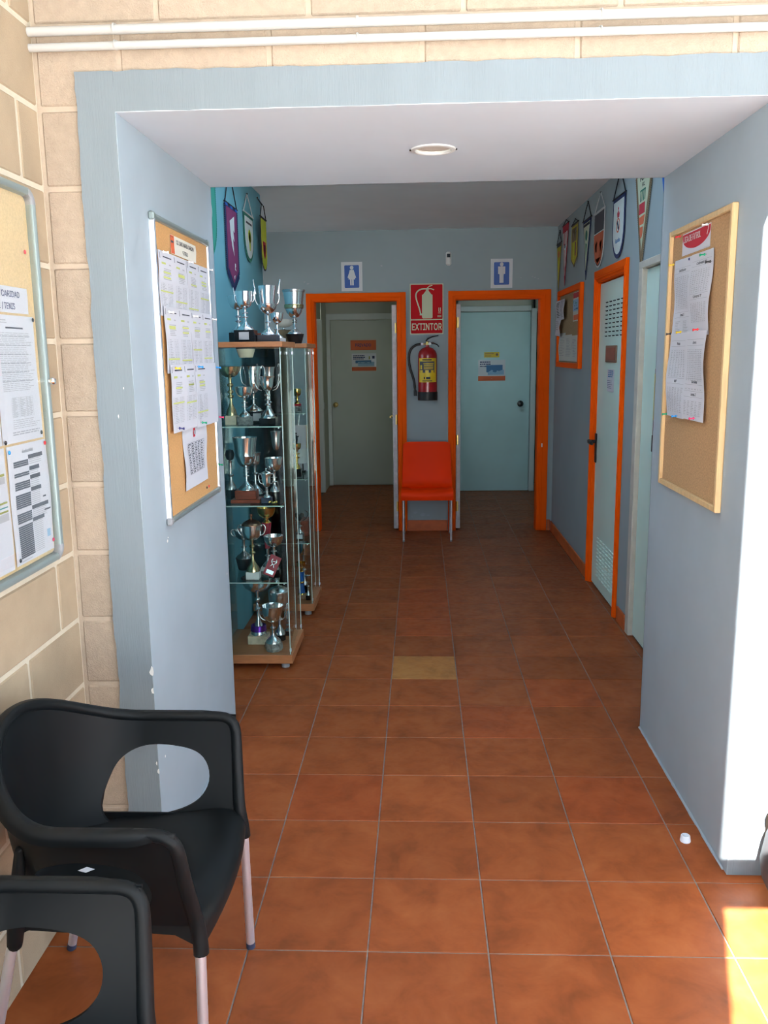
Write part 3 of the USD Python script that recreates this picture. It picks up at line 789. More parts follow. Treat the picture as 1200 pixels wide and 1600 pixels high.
single('paper_scrap', scr, 'paper', 'tiny white paper scrap lying on the black armchair seat', 'paper scrap')

# orange chair
oc = thing('side_chair', 'glossy orange plastic chair with metal legs between the two doorways', 'chair', (.056, 7.38, 0))
prof = [(7.192, .366), (7.186, .39), (7.188, .42), (7.200, .441), (7.235, .448), (7.30, .440), (7.38, .430), (7.45, .427), (7.495, .438), (7.520, .475), (7.535, .55), (7.548, .66), (7.560, .76), (7.566, .815), (7.567, .832)]
pr = spline(prof, 34)
S = np.zeros((34, 17, 3))
for i, (y, z) in enumerate(pr):
    hw = .222 if y < 7.5 else .222 - .014 * np.clip((z - .45) / .38, 0, 1)
    for j, q in enumerate(np.linspace(-1, 1, 17)):
        back = np.clip((z - .45) / .1, 0, 1) if y > 7.46 else 0
        zz_ = z + (.006 * abs(q) ** 3 if y < 7.46 and z > .42 else 0) - (.020 * max(0, abs(q) - .86) / .14 if i == 33 else 0)
        S[i, j] = (.056 + q * hw, y - .022 * (q * q) * back, zz_)
shell = grid_solid(S, .012)
# side skirts of the seat
sk_ = []
for s in (1, -1):
    pl = sg.Polygon([(7.19, .366), (7.19, .435), (7.25, .445), (7.40, .432), (7.46, .432), (7.47, .40), (7.44, .385)])
    e = extrude(pl, .010)
    e.apply_transform(np.array([[0, 0, 1, .056 + s * .219 - .005], [1, 0, 0, 0], [0, 1, 0, 0], [0, 0, 0, 1.0]]))
    if e.volume < 0: e.invert()
    sk_.append(man(e))
part(oc, 'seat_shell', unman(m3.Manifold.batch_boolean([man(shell)] + sk_, m3.OpType.Add)), 'orange_plastic', smooth=40)
for x in (-.150, .262):
    for y0, y1 in ((7.208, 7.208), (7.47, 7.535)):
        lg = part(oc, 'leg', cyl((x, y1, .004), (x, y0, .40), .0095, 12), 'aluminium', smooth=50)
        part(lg, 'foot_cap', cyl((x, y1, 0.0), (x, y1, .012), .0108, 12), 'grey_plastic', smooth=50)

# ================================================================== notice boards and paper
FJR = Frame((XR, 0, 0), (0, -1, 0), (-1, 0, 0))     # right side of the opening: u = -y
def sheet(name, label, F, u0, u1, v0, v1, n0=.002, curl=.004, prints=(), texts=(), matname='paper', cat_='paper', group=None, seed=0, skew=0.0, cornerlift=0.0):
    """a sheet of paper with flat print. prints: (u0, u1, v0, v1, material) in fractions of the sheet; texts: (string, u, v, height m, width m or None, material)"""
    ctr = F.pt((u0 + u1) / 2, (v0 + v1) / 2, n0)
    t = thing(name, label, cat_, ctr, group)
    ph = seed * 1.7
    def wv(a, b):
        return n0 + curl * (.5 + .5 * np.sin(a * 2.6 + ph + b * 5.2)) * (.35 + .65 * np.sin(np.pi * np.clip(b, 0, 1))) + cornerlift * (np.clip(a - .6, 0, 1) / .4) ** 2 * (1 - b) * .02
    nu, nv = 7, 13
    a, b = np.meshgrid(np.linspace(0, 1, nu), np.linspace(0, 1, nv), indexing='ij')
    edge = skew * .5
    def P(a, b, e=0.0):
        return F.pt(u0 + a * (u1 - u0) + edge * b * (u1 - u0), v0 + b * (v1 - v0) - edge * a * (v1 - v0) * .6, wv(a, b) + e)
    G = P(a, b)
    part(t, 'sheet', grid_solid(G, .0004), matname, smooth=True)
    by = {}
    for (x0, x1, y0, y1, mt) in prints:
        by.setdefault(mt, []).append((x0, x1, y0, y1))
    for mt, rects in by.items():
        V, Fc = [], []
        for (x0, x1, y0, y1) in rects:
            k = max(1, int((x1 - x0) / .2)); q = max(1, int((y1 - y0) / .12))
            aa, bb = np.meshgrid(np.linspace(x0, x1, k + 1), np.linspace(y0, y1, q + 1), indexing='ij')
            g = P(aa, bb, .00075 + .00015 * (mt not in ('ink_light', 'ink_grey'))).reshape(-1, 3)
            Fc.append(grid_faces(k + 1, q + 1) + sum(len(v) for v in V)); V.append(g)
        part(t, 'highlight' if mt == 'highlighter' else 'print', (np.vstack(V), np.vstack(Fc)), mt, kind='stuff' if len(rects) > 1 else None)
    for (s, fu, fv, h, w, mt) in texts:
        m = text(s, h, 0, 0, 0, w, .0002)
        u = m.vertices[:, 0] / (u1 - u0) + fu; v = m.vertices[:, 1] / (v1 - v0) + fv
        q = P(u, v, .0011 + m.vertices[:, 2])
        part(t, 'lettering', (q, m.faces), mt)
    return t

def lines(x0, x1, ytop, ybot, n, r, mt='ink_grey', fill=.45, ragged_=.5, words=True):
    """rows of small marks that read as printed text"""
    out = []; st = (ytop - ybot) / n
    for i in range(n):
        y = ytop - i * st
        xe = x1 - (x1 - x0) * ragged_ * r.random()
        x = x0
        while x < xe:
            w = (x1 - x0) * r.uniform(.06, .2) if words else (xe - x0)
            out.append((x, min(x + w, xe), y - st * fill, y, mt)); x += w + (x1 - x0) * .022
    return out
def table(x0, x1, y0, y1, rows, cols, r, mt='ink_faint', rule=.0022, body=True, head=None):
    out = []
    for i in range(rows + 1):
        y = y0 + (y1 - y0) * i / rows; out.append((x0, x1, y - rule / 2, y + rule / 2, mt))
    cs = [x0 + (x1 - x0) * c for c in cols]
    for x in cs: out.append((x - rule * .7, x + rule * .7, y0, y1, mt))
    if body:
        for i in range(rows):
            yb = y0 + (y1 - y0) * (i + .3) / rows; yt = y0 + (y1 - y0) * (i + .72) / rows
            for a, b in zip(cs, cs[1:]):
                if b - a > .02: out.append((a + (b - a) * .12, a + (b - a) * r.uniform(.4, .85), yb, yt, mt if mt == 'ink_slate' else 'ink_light'))
    if head: out.append((x0, x1, y1, y1 + (y1 - y0) / rows, head))
    return out

FG = Frame((XW + .001, 0, 0), (0, 1, 0), (1, 0, 0))   # the left block wall, u = y
BOARD_PINS = {id(FJL): 'push pins on the metal framed board', id(FJR): 'push pins on the wooden framed board'}
BOARD_TACKS = {id(FJL): 'flat tacks on the metal framed board', id(FJR): 'flat tacks on the wooden framed board', id(FG): 'tacks behind the glass'}
def push_pin(F, u, v, n, colour, label, side=0.0, tilt=.35):
    pr_ = [(0, 0), (.0008, 0), (.0008, .004), (.0045, .0045), (.0048, .006), (.0026, .008), (.0024, .014), (.0042, .017), (.0044, .0195), (0, .020)]
    m = lathe(pr_, 12)
    q = F.map(trimesh.Trimesh(np.stack([m.vertices[:, 0] + m.vertices[:, 2] * side, m.vertices[:, 1] - m.vertices[:, 2] * .12, m.vertices[:, 2]], 1), m.faces, process=False))
    q.vertices += F.pt(u, v, n) - F.o
    return single('push_pin', q, colour, label, 'push pin', BOARD_PINS[id(F)], smooth=40)
def flat_tack(F, u, v, n, colour, label, r=.0048):
    m = lathe([(0, 0), (r, 0), (r, .0012), (r * .6, .0028), (0, .0033)], 14)
    q = F.map(m); q.vertices += F.pt(u, v, n) - F.o
    return single('drawing_pin', q, colour, label, 'drawing pin', BOARD_TACKS[id(F)], smooth=40)

# ---- board with metal frame on the left side of the opening
bu0, bu1, bv0, bv1 = 2.672, 3.345, 1.082, 2.030
lb = thing('notice_board', 'cork notice board in a thin metal frame on the left side of the opening', 'notice board', FJL.pt((bu0 + bu1) / 2, bv0, 0))
part(lb, 'cork_panel', FJL.plate(bu0 + .008, bu1 - .008, bv0 + .008, bv1 - .008, .0008, .010), 'cork_orange')
def rail(F, a, b, vert, r=.0105, d=.018, flat=False):
    """rounded frame rail on F from a to b (both (u, v))"""
    (ua, va), (ub, vb) = a, b
    if vert: s = sg.box(ua - r, va, ua + r, vb)
    else: s = sg.box(ua, va - r, ub, va + r)
    k = [(-1, .0), (-1, .55), (-.75, .88), (-.3, 1), (.3, 1), (.75, .88), (1, .55), (1, .0)]
    pts = [(x * r, y * d + .0008) for x, y in k]
    m = extrude(sg.Polygon(pts), (vb - va) if vert else (ub - ua))
    V = m.vertices.copy()
    if vert: V = np.stack([ua + V[:, 0], va + V[:, 2], V[:, 1]], 1)
    else: V = np.stack([ua + V[:, 2], va + V[:, 0], V[:, 1]], 1)
    m = trimesh.Trimesh(F.pt(V[:, 0], V[:, 1], V[:, 2]), m.faces, process=False)
    if m.volume < 0: m.invert()
    return m
for a, b, vert in (((bu0, bv0), (bu0, bv1), 1), ((bu1, bv0), (bu1, bv1), 1), ((bu0, bv0), (bu1, bv0), 0), ((bu0, bv1), (bu1, bv1), 0)):
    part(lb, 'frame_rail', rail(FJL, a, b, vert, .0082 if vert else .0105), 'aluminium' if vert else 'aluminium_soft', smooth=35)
for u in (bu0, bu1):
    for v in (bv0, bv1):
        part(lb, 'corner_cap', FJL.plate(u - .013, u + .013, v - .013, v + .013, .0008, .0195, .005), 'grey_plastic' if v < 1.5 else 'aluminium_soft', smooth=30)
R = random.Random(3)
sheet('header_card', 'torn cream header card reading C.D. SANTA MARIA CARIDAD FUTBOL on the metal framed board', FJL, 2.85, 3.17, 1.940, 2.000, .011, .002,
      prints=[(.0, .13, .02, .98, 'ink_orange'), (.02, .11, .55, .9, 'ink_slate'), (.03, .10, .12, .3, 'ink_grey')],
      texts=[('C.D. SANTA MARIA CARIDAD', .21, .60, .0135, .215, 'ink'), ('FUTBOL', .45, .16, .0135, .066, 'ink')], matname='paper_cream', cat_='card', seed=1)
def results_sheet(label, u0, u1, v0, v1, n, seed, half=None, hl=True):
    r = random.Random(seed); pr_ = []
    for q in ((0, .5), (.5, 1.0)) if half is None else half:
        a, b = q[0] + .05, q[1] - .04
        w = b - a
        pr_.append((a - .02, a + .01, .88, .97, 'ink_grey'))
        pr_.append((a + w * .22, a + w * .92, .905, .925, 'ink_slate'))
        pr_ += [(a + w * .1, a + w * .42, .80, .83, 'highlighter'), (a + w * .68, a + w * .85, .80, .82, 'ink_light')]
        for i in range(7):
            y = .74 - i * .026; pr_.append((a + w * .25, a + w * r.uniform(.68, .85), y - .013, y, 'ink_light'))
        for i in range(r.choice([1, 2])):
            y = .74 - r.randint(1, 5) * .026; pr_.append((a + w * .22, a + w * .8, y - .019, y + .006, 'highlighter'))
        pr_ += table(a, a + w * .95, .13, .52, 16, [0, .08, .6, .7, .8, .9, 1], r, rule=.002)
        y = .52 - r.randint(3, 13) * .0244; pr_.append((a - .01, a + w * .97, y - .024, y, 'highlighter'))
    return sheet('results_sheet', label, FJL, u0, u1, v0, v1, n, .004, pr_, seed=seed, group='results sheets on the metal framed board')
for i, (a, b, c, d, n_, who, half) in enumerate([
        (2.700, 3.026, 1.735, 1.936, .0115, 'top left', None), (3.020, 3.330, 1.735, 1.936, .0125, 'top right', None),
        (2.712, 3.030, 1.555, 1.765, .0175, 'middle left', None), (3.024, 3.325, 1.555, 1.765, .0185, 'middle right', None),
        (2.722, 3.030, 1.362, 1.582, .0235, 'lowest left', None), (3.016, 3.328, 1.355, 1.582, .0245, 'lowest right', ((0, .55),))]):
    results_sheet('yellow highlighted results sheet, %s of the six on the metal framed board' % who, a, b, c, d, n_, 20 + i, half)
r = random.Random(9)
sheet('league_sheet', 'portrait table sheet with a small red crest hanging lowest on the metal framed board', FJL, 2.862, 3.176, 1.150, 1.375, .0115, .008,
      [(.42, .50, .78, .92, 'ink_red'), (.40, .52, .82, .88, 'ink_grey')] + table(.18, .86, .22, .70, 12, [0, .22, .45, .62, .8, 1], r, 'ink_slate', .004), seed=4)
for (u, v, n_, c, lb_) in [(2.724, 1.931, .018, 'pin_white', 'white push pin at the top left corner of the results sheets'), (3.022, 1.931, .018, 'pin_white', 'white push pin at the top edge, between the upper results sheets'),
        (3.305, 1.931, .018, 'pin_white', 'white push pin at the top right corner of the results sheets'), (2.733, 1.748, .022, 'pin_white', 'white push pin at the left end of the second row of results sheets'),
        (3.036, 1.748, .022, 'pin_white', 'white push pin between the two sheets of the second row'), (3.312, 1.748, .022, 'pin_white', 'white push pin at the right end of the second row of results sheets'),
        (2.753, 1.572, .028, 'pin_yellow', 'yellow push pin on the left of the results sheets'), (3.043, 1.572, .028, 'pin_blue', 'bright blue push pin between the third row sheets on the metal framed board'),
        (3.316, 1.565, .028, 'pin_blue', 'bright blue push pin at the right edge of the metal framed board'), (3.318, 1.373, .030, 'pin_pink', 'pink push pin at the right edge of the metal framed board'),
        (3.046, 1.373, .030, 'pin_green', 'green push pin under the results sheets, above the red crested table'), (2.749, 1.378, .030, 'pin_navy', 'dark blue push pin at the lower left corner of the results sheets')]:
    push_pin(FJL, u, v, n_, c, lb_, side=.45)
push_pin(FJL, 3.325, 1.184, .016, 'pin_green', 'green push pin stuck at the lower right frame of the metal framed board', side=.3)
flat_tack(FJL, 2.872, 1.366, .020, 'pin_navy', 'small dark flat tack holding the red crested table sheet')
flat_tack(FJL, 3.192, 1.117, .010, 'pin_red', 'red flat tack low on the bare cork of the metal framed board')
flat_tack(FJL, 3.160, 1.117, .010, 'pin_dark', 'black flat tack low on the bare cork of the metal framed board')

# ---- wooden framed cork board on the right side of the opening
cu0, cu1, cv0, cv1 = -3.325, -2.672, 1.100, 2.036
wbd = thing('cork_board', 'tall cork board in a pale wooden frame on the right side of the opening', 'notice board', FJR.pt((cu0 + cu1) / 2, cv0, 0))
part(wbd, 'cork_panel', FJR.plate(cu0 + .012, cu1 - .012, cv0 + .012, cv1 - .012, .0008, .008), 'cork')
for a, b, c, d in ((cu0, cu0 + .020, cv0, cv1), (cu1 - .020, cu1, cv0, cv1)):
    part(wbd, 'frame_rail', FJR.plate(a, b, c, d, .0008, .020, .003), 'wood_pale')
for c, d in ((cv0, cv0 + .020), (cv1 - .020, cv1)):
    part(wbd, 'frame_rail', FJR.plate(cu0 + .0195, cu1 - .0195, c, d, .0008, .0195, .003), 'wood_pale')
hsh = sheet('league_card', 'white card with a red oval reading LIGA DE FUTBOL 7', FJR, -3.19, -2.892, 1.935, 2.010, .0085, 0.0, texts=[('LIGA DE FUTBOL', .055, .57, .0205, .185, 'sign_white'), ('7', .875, .56, .030, .020, 'sign_white')], cat_='card', seed=2)
# red half oval, flat print on the card
th_ = np.linspace(math.pi, 2 * math.pi, 22)
ov = sg.Polygon([(-3.188, 2.006)] + [(-3.041 + .147 * math.cos(a), 1.994 + .044 * math.sin(a)) for a in th_] + [(-2.894, 2.006)])
part(hsh, 'red_oval', FJR.poly(ov, .0089, .0092), 'ink_red')
def conf_sheet(label, u0, u1, v0, v1, n_, seed, blocks_):
    r = random.Random(seed); pr_ = []; tx = []
    for (title, y0, y1, rows, cols, wdt) in blocks_:
        pr_ += [(.08, .92, y1 + .105, y1 + .108, 'ink_grey'), (.08, .92, y1 + .04, y1 + .043, 'ink_grey')]
        tx.append((title, .5 - wdt / .21 / 2, y1 + .057, .0095, wdt, 'ink'))
        pr_ += table(.09, .90, y0, y1, rows, [i / cols for i in range(cols + 1)], r, 'ink_faint', .0020)
    return sheet('standings_sheet', label, FJR, u0, u1, v0, v1, n_, .012, pr_, tx, seed=seed, group='standings sheets on the wooden framed board')
conf_sheet('standings sheet headed Clasificacion, upper left of the four pinned in the wooden frame', -3.252, -3.040, 1.650, 1.925, .009, 31, [('Clasificacion', .36, .78, 18, 7, .075), ('Jornada 10', .06, .22, 8, 2, .05)])
conf_sheet('standings sheet with Conferencia A and B, upper right of the four in the wooden frame', -3.050, -2.835, 1.655, 1.925, .013, 32, [('Conferencia "A"', .52, .80, 12, 8, .09), ('Conferencia "B"', .16, .40, 12, 8, .085)])
conf_sheet('standings sheet headed Pichichi and MVP, lower left of the four pinned in the wooden frame', -3.248, -3.038, 1.368, 1.668, .017, 33, [('Pichichi', .48, .80, 16, 6, .04), ('MVP', .06, .36, 15, 6, .022)])
conf_sheet('standings sheet headed Zamora and Sancionados, lower right of the four pinned in the wooden frame', -3.042, -2.826, 1.372, 1.670, .021, 34, [('Zamora', .44, .80, 18, 9, .04), ('Sancionados', .34, .36, 1, 6, .06), ('Jornada 11', .05, .22, 9, 5, .05)])
for (u, v, n_, c, lb_) in [(-3.268, 1.916, .010, 'pin_yellow', 'yellow push pin by the left rail of the wooden framed cork board'), (-3.255, 1.668, .012, 'pin_dark', 'black push pin at the left edge of the pinned standings sheets'),
        (-3.070, 1.670, .030, 'pin_yellow', 'yellow push pin in the middle of the standings sheets'), (-2.885, 1.674, .030, 'pin_red', 'red push pin at the right of the middle of the standings sheets'),
        (-2.880, 1.910, .022, 'pin_green', 'green push pin at the top right corner of the standings sheets'), (-2.840, 1.884, .016, 'pin_dark', 'dark push pin just below the green one on the wooden framed cork board'),
        (-3.258, 1.372, .012, 'pin_green', 'green push pin at the lower left corner of the standings sheets'), (-3.075, 1.377, .030, 'pin_blue', 'bright blue push pin at the bottom of the standings sheets'),
        (-2.878, 1.384, .030, 'pin_pink', 'pink push pin at the lower right corner of the standings sheets'), (-3.195, 2.006, .012, 'pin_red', 'red push pin at the left of the red oval card'), (-2.905, 2.006, .012, 'pin_white', 'white push pin at the right of the red oval card')]:
    push_pin(FJR, u, v, n_, c, lb_, side=-.35)
flat_tack(FJR, -3.045, 1.912, .026, 'pin_navy', 'dark blue flat tack at the top centre of the standings sheets')

# ---- glazed board on the left block wall
gu0, gu1, gv0, gv1 = 1.12, 2.3005, 1.064, 2.034
gb = thing('glazed_notice_board', 'large glazed notice board in a grey metal frame on the block wall', 'notice board', FG.pt((gu0 + gu1) / 2, gv0, 0))
part(gb, 'cork_panel', FG.plate(gu0 + .004, gu1 - .004, gv0 + .004, gv1 - .004, .001, .010), 'cork_pale')
part(gb, 'glass_pane', FG.plate(gu0 + .008, gu1 - .008, gv0 + .008, gv1 - .008, .0235, .026), 'board_glass')
for a, b, vert in (((gu0, gv0 + .03), (gu0, gv1 - .03), 1), ((gu1, gv0 + .03), (gu1, gv1 - .03), 1), ((gu0 + .03, gv0), (gu1 - .03, gv0), 0), ((gu0 + .03, gv1), (gu1 - .03, gv1), 0)):
    part(gb, 'frame_rail', rail(FG, a, b, vert, .0115, .030), 'aluminium_soft', smooth=35)
for u, su in ((gu0, 1), (gu1, -1)):
    for v, sv in ((gv0, 1), (gv1, -1)):
        c = np.array([u + su * .03, v + sv * .03])
        ang = np.linspace(0, math.pi / 2, 9)
        base_ = math.atan2(-sv, -su)
        a0 = {(1, 1): math.pi, (-1, 1): 1.5 * math.pi, (-1, -1): 0, (1, -1): math.pi / 2}[(su, sv)]
        rows_ = []
        for q in ang:
            d = np.array([math.cos(a0 + q), math.sin(a0 + q)])
            rows_.append([tuple(c + d * (.03 + x * .012)) + (y * .031 + .0006,) for x, y in [(-1, 0), (-1, .55), (-.75, .88), (-.3, 1), (.3, 1), (.75, .88), (1, .55), (1, 0)]])
        A = np.array(rows_); k, l = A.shape[:2]
        V = A.reshape(-1, 3)
        f = list(grid_faces(k, l)) + [(i * l, (i + 1) * l + l - 1, (i + 1) * l) for i in range(k - 1)] + [(i * l, i * l + l - 1, (i + 1) * l + l - 1) for i in range(k - 1)]
        f += [(0, j, j + 1) for j in range(1, l - 1)] + [((k - 1) * l, (k - 1) * l + j + 1, (k - 1) * l + j) for j in range(1, l - 1)]
        mm = trimesh.Trimesh(FG.pt(V[:, 0], V[:, 1], V[:, 2]), np.array(f), process=False)
        mm.fix_normals()
        part(gb, 'corner_cap', mm, 'grey_plastic', smooth=35)
kn = lathe([(0, 0), (.007, 0), (.007, .004), (.010, .007), (.011, .012), (.008, .017), (0, .019)], 18)
kq = FG.map(kn); kq.vertices += FG.pt(2.299, 1.547, .0305) - FG.o
part(gb, 'lock', kq, 'silver', smooth=40)
n_ = .0115
sheet('header_strip', 'white header strip reading SANTA MARIA CARIDAD / TENIS behind the glass', FG, 1.86, 2.250, 1.722, 1.787, n_, .001, texts=[('C.D. SANTA MARIA CARIDAD', .11, .60, .0150, .300, 'ink_navy'), ('PADEL / TENIS', .46, .14, .0150, .135, 'ink_navy')], cat_='card', seed=1)
r = random.Random(41)
rules = [(.08, .32, .955, .965, 'ink_light'), (.08, .34, .937, .945, 'ink_light'), (.30, .72, .895, .908, 'ink_slate')] + lines(.10, .95, .865, .40, 33, r, 'ink_light', .42, .3)
rules += [l for i in range(6) for l in lines(.10, .95, .84 - i * .07, .84 - i * .07 - .013, 1, r, 'ink_grey', .5, .2)]
rules += table(.27, .80, .20, .355, 11, [0, .33, .66, .8, 1], r, 'ink_light', .003) + lines(.27, .95, .18, .10, 5, r, 'ink_light', .4, .3) + lines(.25, .95, .085, .05, 2, r, 'ink_grey', .5, .1)
sheet('rules_sheet', 'white sheet full of dense printed rules behind the glass, under the header strip', FG, 2.046, 2.270, 1.398, 1.716, n_, .003, rules, seed=3)
tar = [(.35, .62, .925, .945, 'ink_grey')]
tx_ = []
def blk(yt, rows, xl=.12, xm=.48, hw=.42):
    rh = .0172; out = [(xm + .01, xm + .01 + hw, yt, yt + .0345, 'ink_slate')]
    for i in range(rows):
        out.append((xl, xm, yt - (i + 1) * rh + .0025, yt - i * rh, 'ink_slate'))
        out.append((xm + .02, xm + hw * .9, yt - (i + .7) * rh, yt - (i + .3) * rh, 'ink_light'))
    return out
for yt, rows, hw in ((.865, 3, .38), (.765, 2, .26), (.690, 4, .26), (.585, 7, .26), (.425, 5, .42), (.318, 16, .30)):
    tar += blk(yt, rows, hw=hw)
tar += [(.78, .86, .50, .514, 'ink_slate'), (.80, .96, .375, .39, 'ink_slate'), (.84, .93, .13, .20, 'ink_lightblue'), (.12, .40, .018, .026, 'ink_light')]
sheet('price_list', 'price list with dark table blocks behind the glass, lowest right', FG, 2.058, 2.282, 1.086, 1.392, n_, .004, tar, [('Tarifas 2016', .36, .925, .0085, .062, 'ink_grey')], seed=5)
sheet('left_notice', 'white notice with thin green table bars cut by the left picture edge, behind the glass', FG, 1.828, 2.046, 1.084, 1.392, n_ + .0008, .003, [(.55, .95, .78, .80, 'ink_olive'), (.55, .95, .72, .775, 'ink_light'), (.5, .95, .56, .575, 'ink_olive'), (.5, .95, .525, .535, 'ink_teal'), (.55, .95, .49, .505, 'ink_olive'), (.6, .95, .42, .48, 'ink_light')], seed=6)
sheet('upper_left_notice', 'white notice cut by the left picture edge beside the rules sheet, behind the glass', FG, 1.818, 2.040, 1.398, 1.700, n_ + .0004, .003, lines(.10, .95, .9, .1, 40, r, 'ink_light', .42, .3), seed=7)
for (u, v, c, lb_) in [(2.262, 1.708, 'pin_dark', 'black tack at the top right corner of the rules sheet'), (2.256, 1.412, 'pin_dark', 'black tack at the bottom right corner of the rules sheet'), (2.052, 1.404, 'pin_dark', 'black tack at the bottom left corner of the rules sheet'),
        (2.066, 1.378, 'pin_blue', 'blue tack at the top left of the price list'), (2.270, 1.382, 'pin_red', 'red tack at the top right of the price list'), (2.272, 1.112, 'pin_pink', 'faded pink tack at the bottom right of the price list'),
        (2.072, 1.100, 'pin_dark', 'black tack at the bottom left of the price list'), (2.250, 1.88, 'pin_red', 'faded red tack on bare cork beside the frame of the glazed board')]:
    flat_tack(FG, u, v, n_ + .0045, c, lb_, .0055)

# ---- small cork board with an orange frame on the right wall of the hall
ou0, ou1, ov0, ov1 = -7.43, -6.395, 1.478, 2.100
ob = thing('small_cork_board', 'cork board in a bright orange frame at the far end of the right wall', 'notice board', FHR.pt((ou0 + ou1) / 2, ov0, 0))
part(ob, 'cork_panel', FHR.plate(ou0 + .02, ou1 - .02, ov0 + .02, ov1 - .02, .0008, .012), 'cork_dull')
for a, b in ((ou0, ou0 + .045), (ou1 - .05, ou1)):
    part(ob, 'frame_rail', FHR.plate(a, b, ov0, ov1, .0008, .03, .003), 'orange_paint')
for c, d in ((ov0, ov0 + .04), (ov1 - .045, ov1)):
    part(ob, 'frame_rail', FHR.plate(ou0 + .0445, ou1 - .0495, c, d, .0008, .0295, .003), 'orange_paint')
r = random.Random(51)
sheet('poster', 'pink and blue poster in the upper right of the orange framed board', FHR, -6.74, -6.46, 1.83, 2.045, .014, .003, [(0, 1, .80, .98, 'ink_red'), (.05, .6, .60, .70, 'ink_teal'), (0, 1, .35, .75, 'ink_lightblue'), (.2, .75, .40, .55, 'ink_blue'), (.1, .9, .04, .22, 'ink_orange')], matname='paper_grey', cat_='poster', seed=3)
sheet('curling_notice', 'white notice curling off the left edge of the orange framed board', FHR, -7.43, -7.02, 1.86, 2.02, .034, .01, lines(.1, .5, .9, .1, 10, r, 'ink', .5, .3) + lines(.56, .95, .95, .1, 14, r, 'ink_grey', .5, .3), matname='paper', seed=2)
sheet('torn_notice', 'torn strip of white paper hanging below the curling notice', FHR, -7.44, -7.20, 1.74, 1.87, .036, .012, lines(.1, .9, .9, .3, 5, r, 'ink_grey', .4, .5), matname='paper', seed=5, skew=.3)
for i, (a, b, c, d, w) in enumerate([(-7.36, -7.05, 1.530, 1.755, 'left'), (-7.04, -6.73, 1.53, 1.735, 'middle'), (-6.72, -6.455, 1.53, 1.725, 'right')]):
    sheet('club_sheet', '%s one of the three pale sheets in the lower row of the orange framed board' % w, FHR, a, b, c, d, .014 + .003 * i, .008, lines(.15, .85, .85, .15, 12, r, 'ink_grey', .3, .5), matname='paper_grey', seed=7 + i, group='sheets in the lower row of the orange framed board')

# ================================================================== signs on the back wall
def person_shape(woman):
    ps = [sg.Point(0, .147).buffer(.0135, 12)]
    if woman:
        ps += [sg.Polygon([(-.016, .129), (.016, .129), (.026, .062), (-.026, .062)]), sg.Polygon([(-.014, .130), (-.034, .074), (-.026, .071), (-.008, .118)]), sg.Polygon([(.014, .130), (.034, .074), (.026, .071), (.008, .118)]),
               sg.box(-.014, .018, -.003, .066), sg.box(.003, .018, .014, .066)]
    else:
        ps += [sg.box(-.017, .072, .017, .129), sg.box(-.028, .078, -.0195, .127), sg.box(.0195, .078, .028, .127), sg.box(-.028, .122, .028, .130), sg.box(-.0155, .014, -.0018, .08), sg.box(.0018, .014, .0155, .08)]
    from shapely.ops import unary_union
    return unary_union(ps).buffer(.002).buffer(-.0005)
for (label, u0, u1, v0, v1, wom) in (("blue and white women's toilet sign above the left doorway", -.684, -.500, 2.150, 2.398, True), ("blue and white men's toilet sign above the right doorway", .618, .806, 2.156, 2.402, False)):
    s = thing('toilet_sign', label, 'sign', FBW.pt((u0 + u1) / 2, v0, 0), 'toilet signs above the doorways')
    part(s, 'backing', FBW.plate(u0, u1, v0, v1, .0005, .003), 'sign_white')
    uc = (u0 + u1) / 2
    b = sg.box(u0 + .028, v0 + .028, u1 - .028, v1 - .028).buffer(-.008).buffer(.008)
    part(s, 'blue_field', FBW.poly(b, .003, .0036), 'sign_blue')
    part(s, 'pictogram', FBW.poly(affinity.translate(affinity.scale(person_shape(wom), 1.05, 1.15, origin=(0, 0)), uc, v0 + .030), .0036, .0042), 'sign_white')
es = thing('extinguisher_sign', 'red EXTINTOR sign with a pale extinguisher symbol between the doorways', 'sign', FBW.pt(.06, 1.77, 0))
eu0, eu1, ev0, ev1, em = -.087, .209, 1.770, 2.205, 1.898
part(es, 'backing', FBW.poly(sg.box(eu0, ev0, eu1, ev1).buffer(-.008).buffer(.008), .0005, .003), 'sign_glow')
part(es, 'red_panel', FBW.poly(sg.box(eu0 + .009, em + .004, eu1 - .009, ev1 - .009).buffer(-.008).buffer(.008), .003, .0036), 'sign_red')
part(es, 'red_panel', FBW.poly(sg.box(eu0 + .009, ev0 + .009, eu1 - .009, em - .006).buffer(-.008).buffer(.008), .003, .0036), 'sign_red')
body = sg.box(.020, em + .010, .113, em + .215).buffer(-.012).buffer(.012).union(sg.Polygon([(.022, em + .205), (.055, em + .245), (.055, em + .262), (.078, em + .262), (.078, em + .245), (.111, em + .205)]))
hose = sg.LineString(spline([(.058, em + .262), (.010, em + .258), (-.028, em + .228), (-.030, em + .18), (-.008, em + .11), (.008, em + .05)], 24)).buffer(.006)
lev = sg.LineString([(.060, em + .262), (.085, em + .283), (.108, em + .290)]).buffer(.0042).union(sg.LineString([(.070, em + .262), (.100, em + .262), (.122, em + .254)]).buffer(.005)).union(sg.box(.000, em + .035, .020, em + .052))
part(es, 'pictogram', FBW.poly(body.union(hose).union(lev), .0036, .0042), 'sign_glow')
lt = text('EXTINTOR', .056, eu0 + .018, ev0 + .038, .0036, width=.262, depth=.0008, bold=True)
part(es, 'lettering', FBW.map(lt), 'sign_glow')
part(es, 'fine_print', FBW.poly(sg.MultiPolygon([sg.box(.164, em + .070, .170, em + .10), sg.box(.178, em + .070, .184, em + .10), sg.box(.164, em + .064, .184, em + .068), sg.box(.160, em + .052, .186, em + .056), sg.box(.155, em + .030, .190, em + .034), sg.box(.155, em + .020, .190, em + .024)]), .0036, .0041), 'sign_glow')

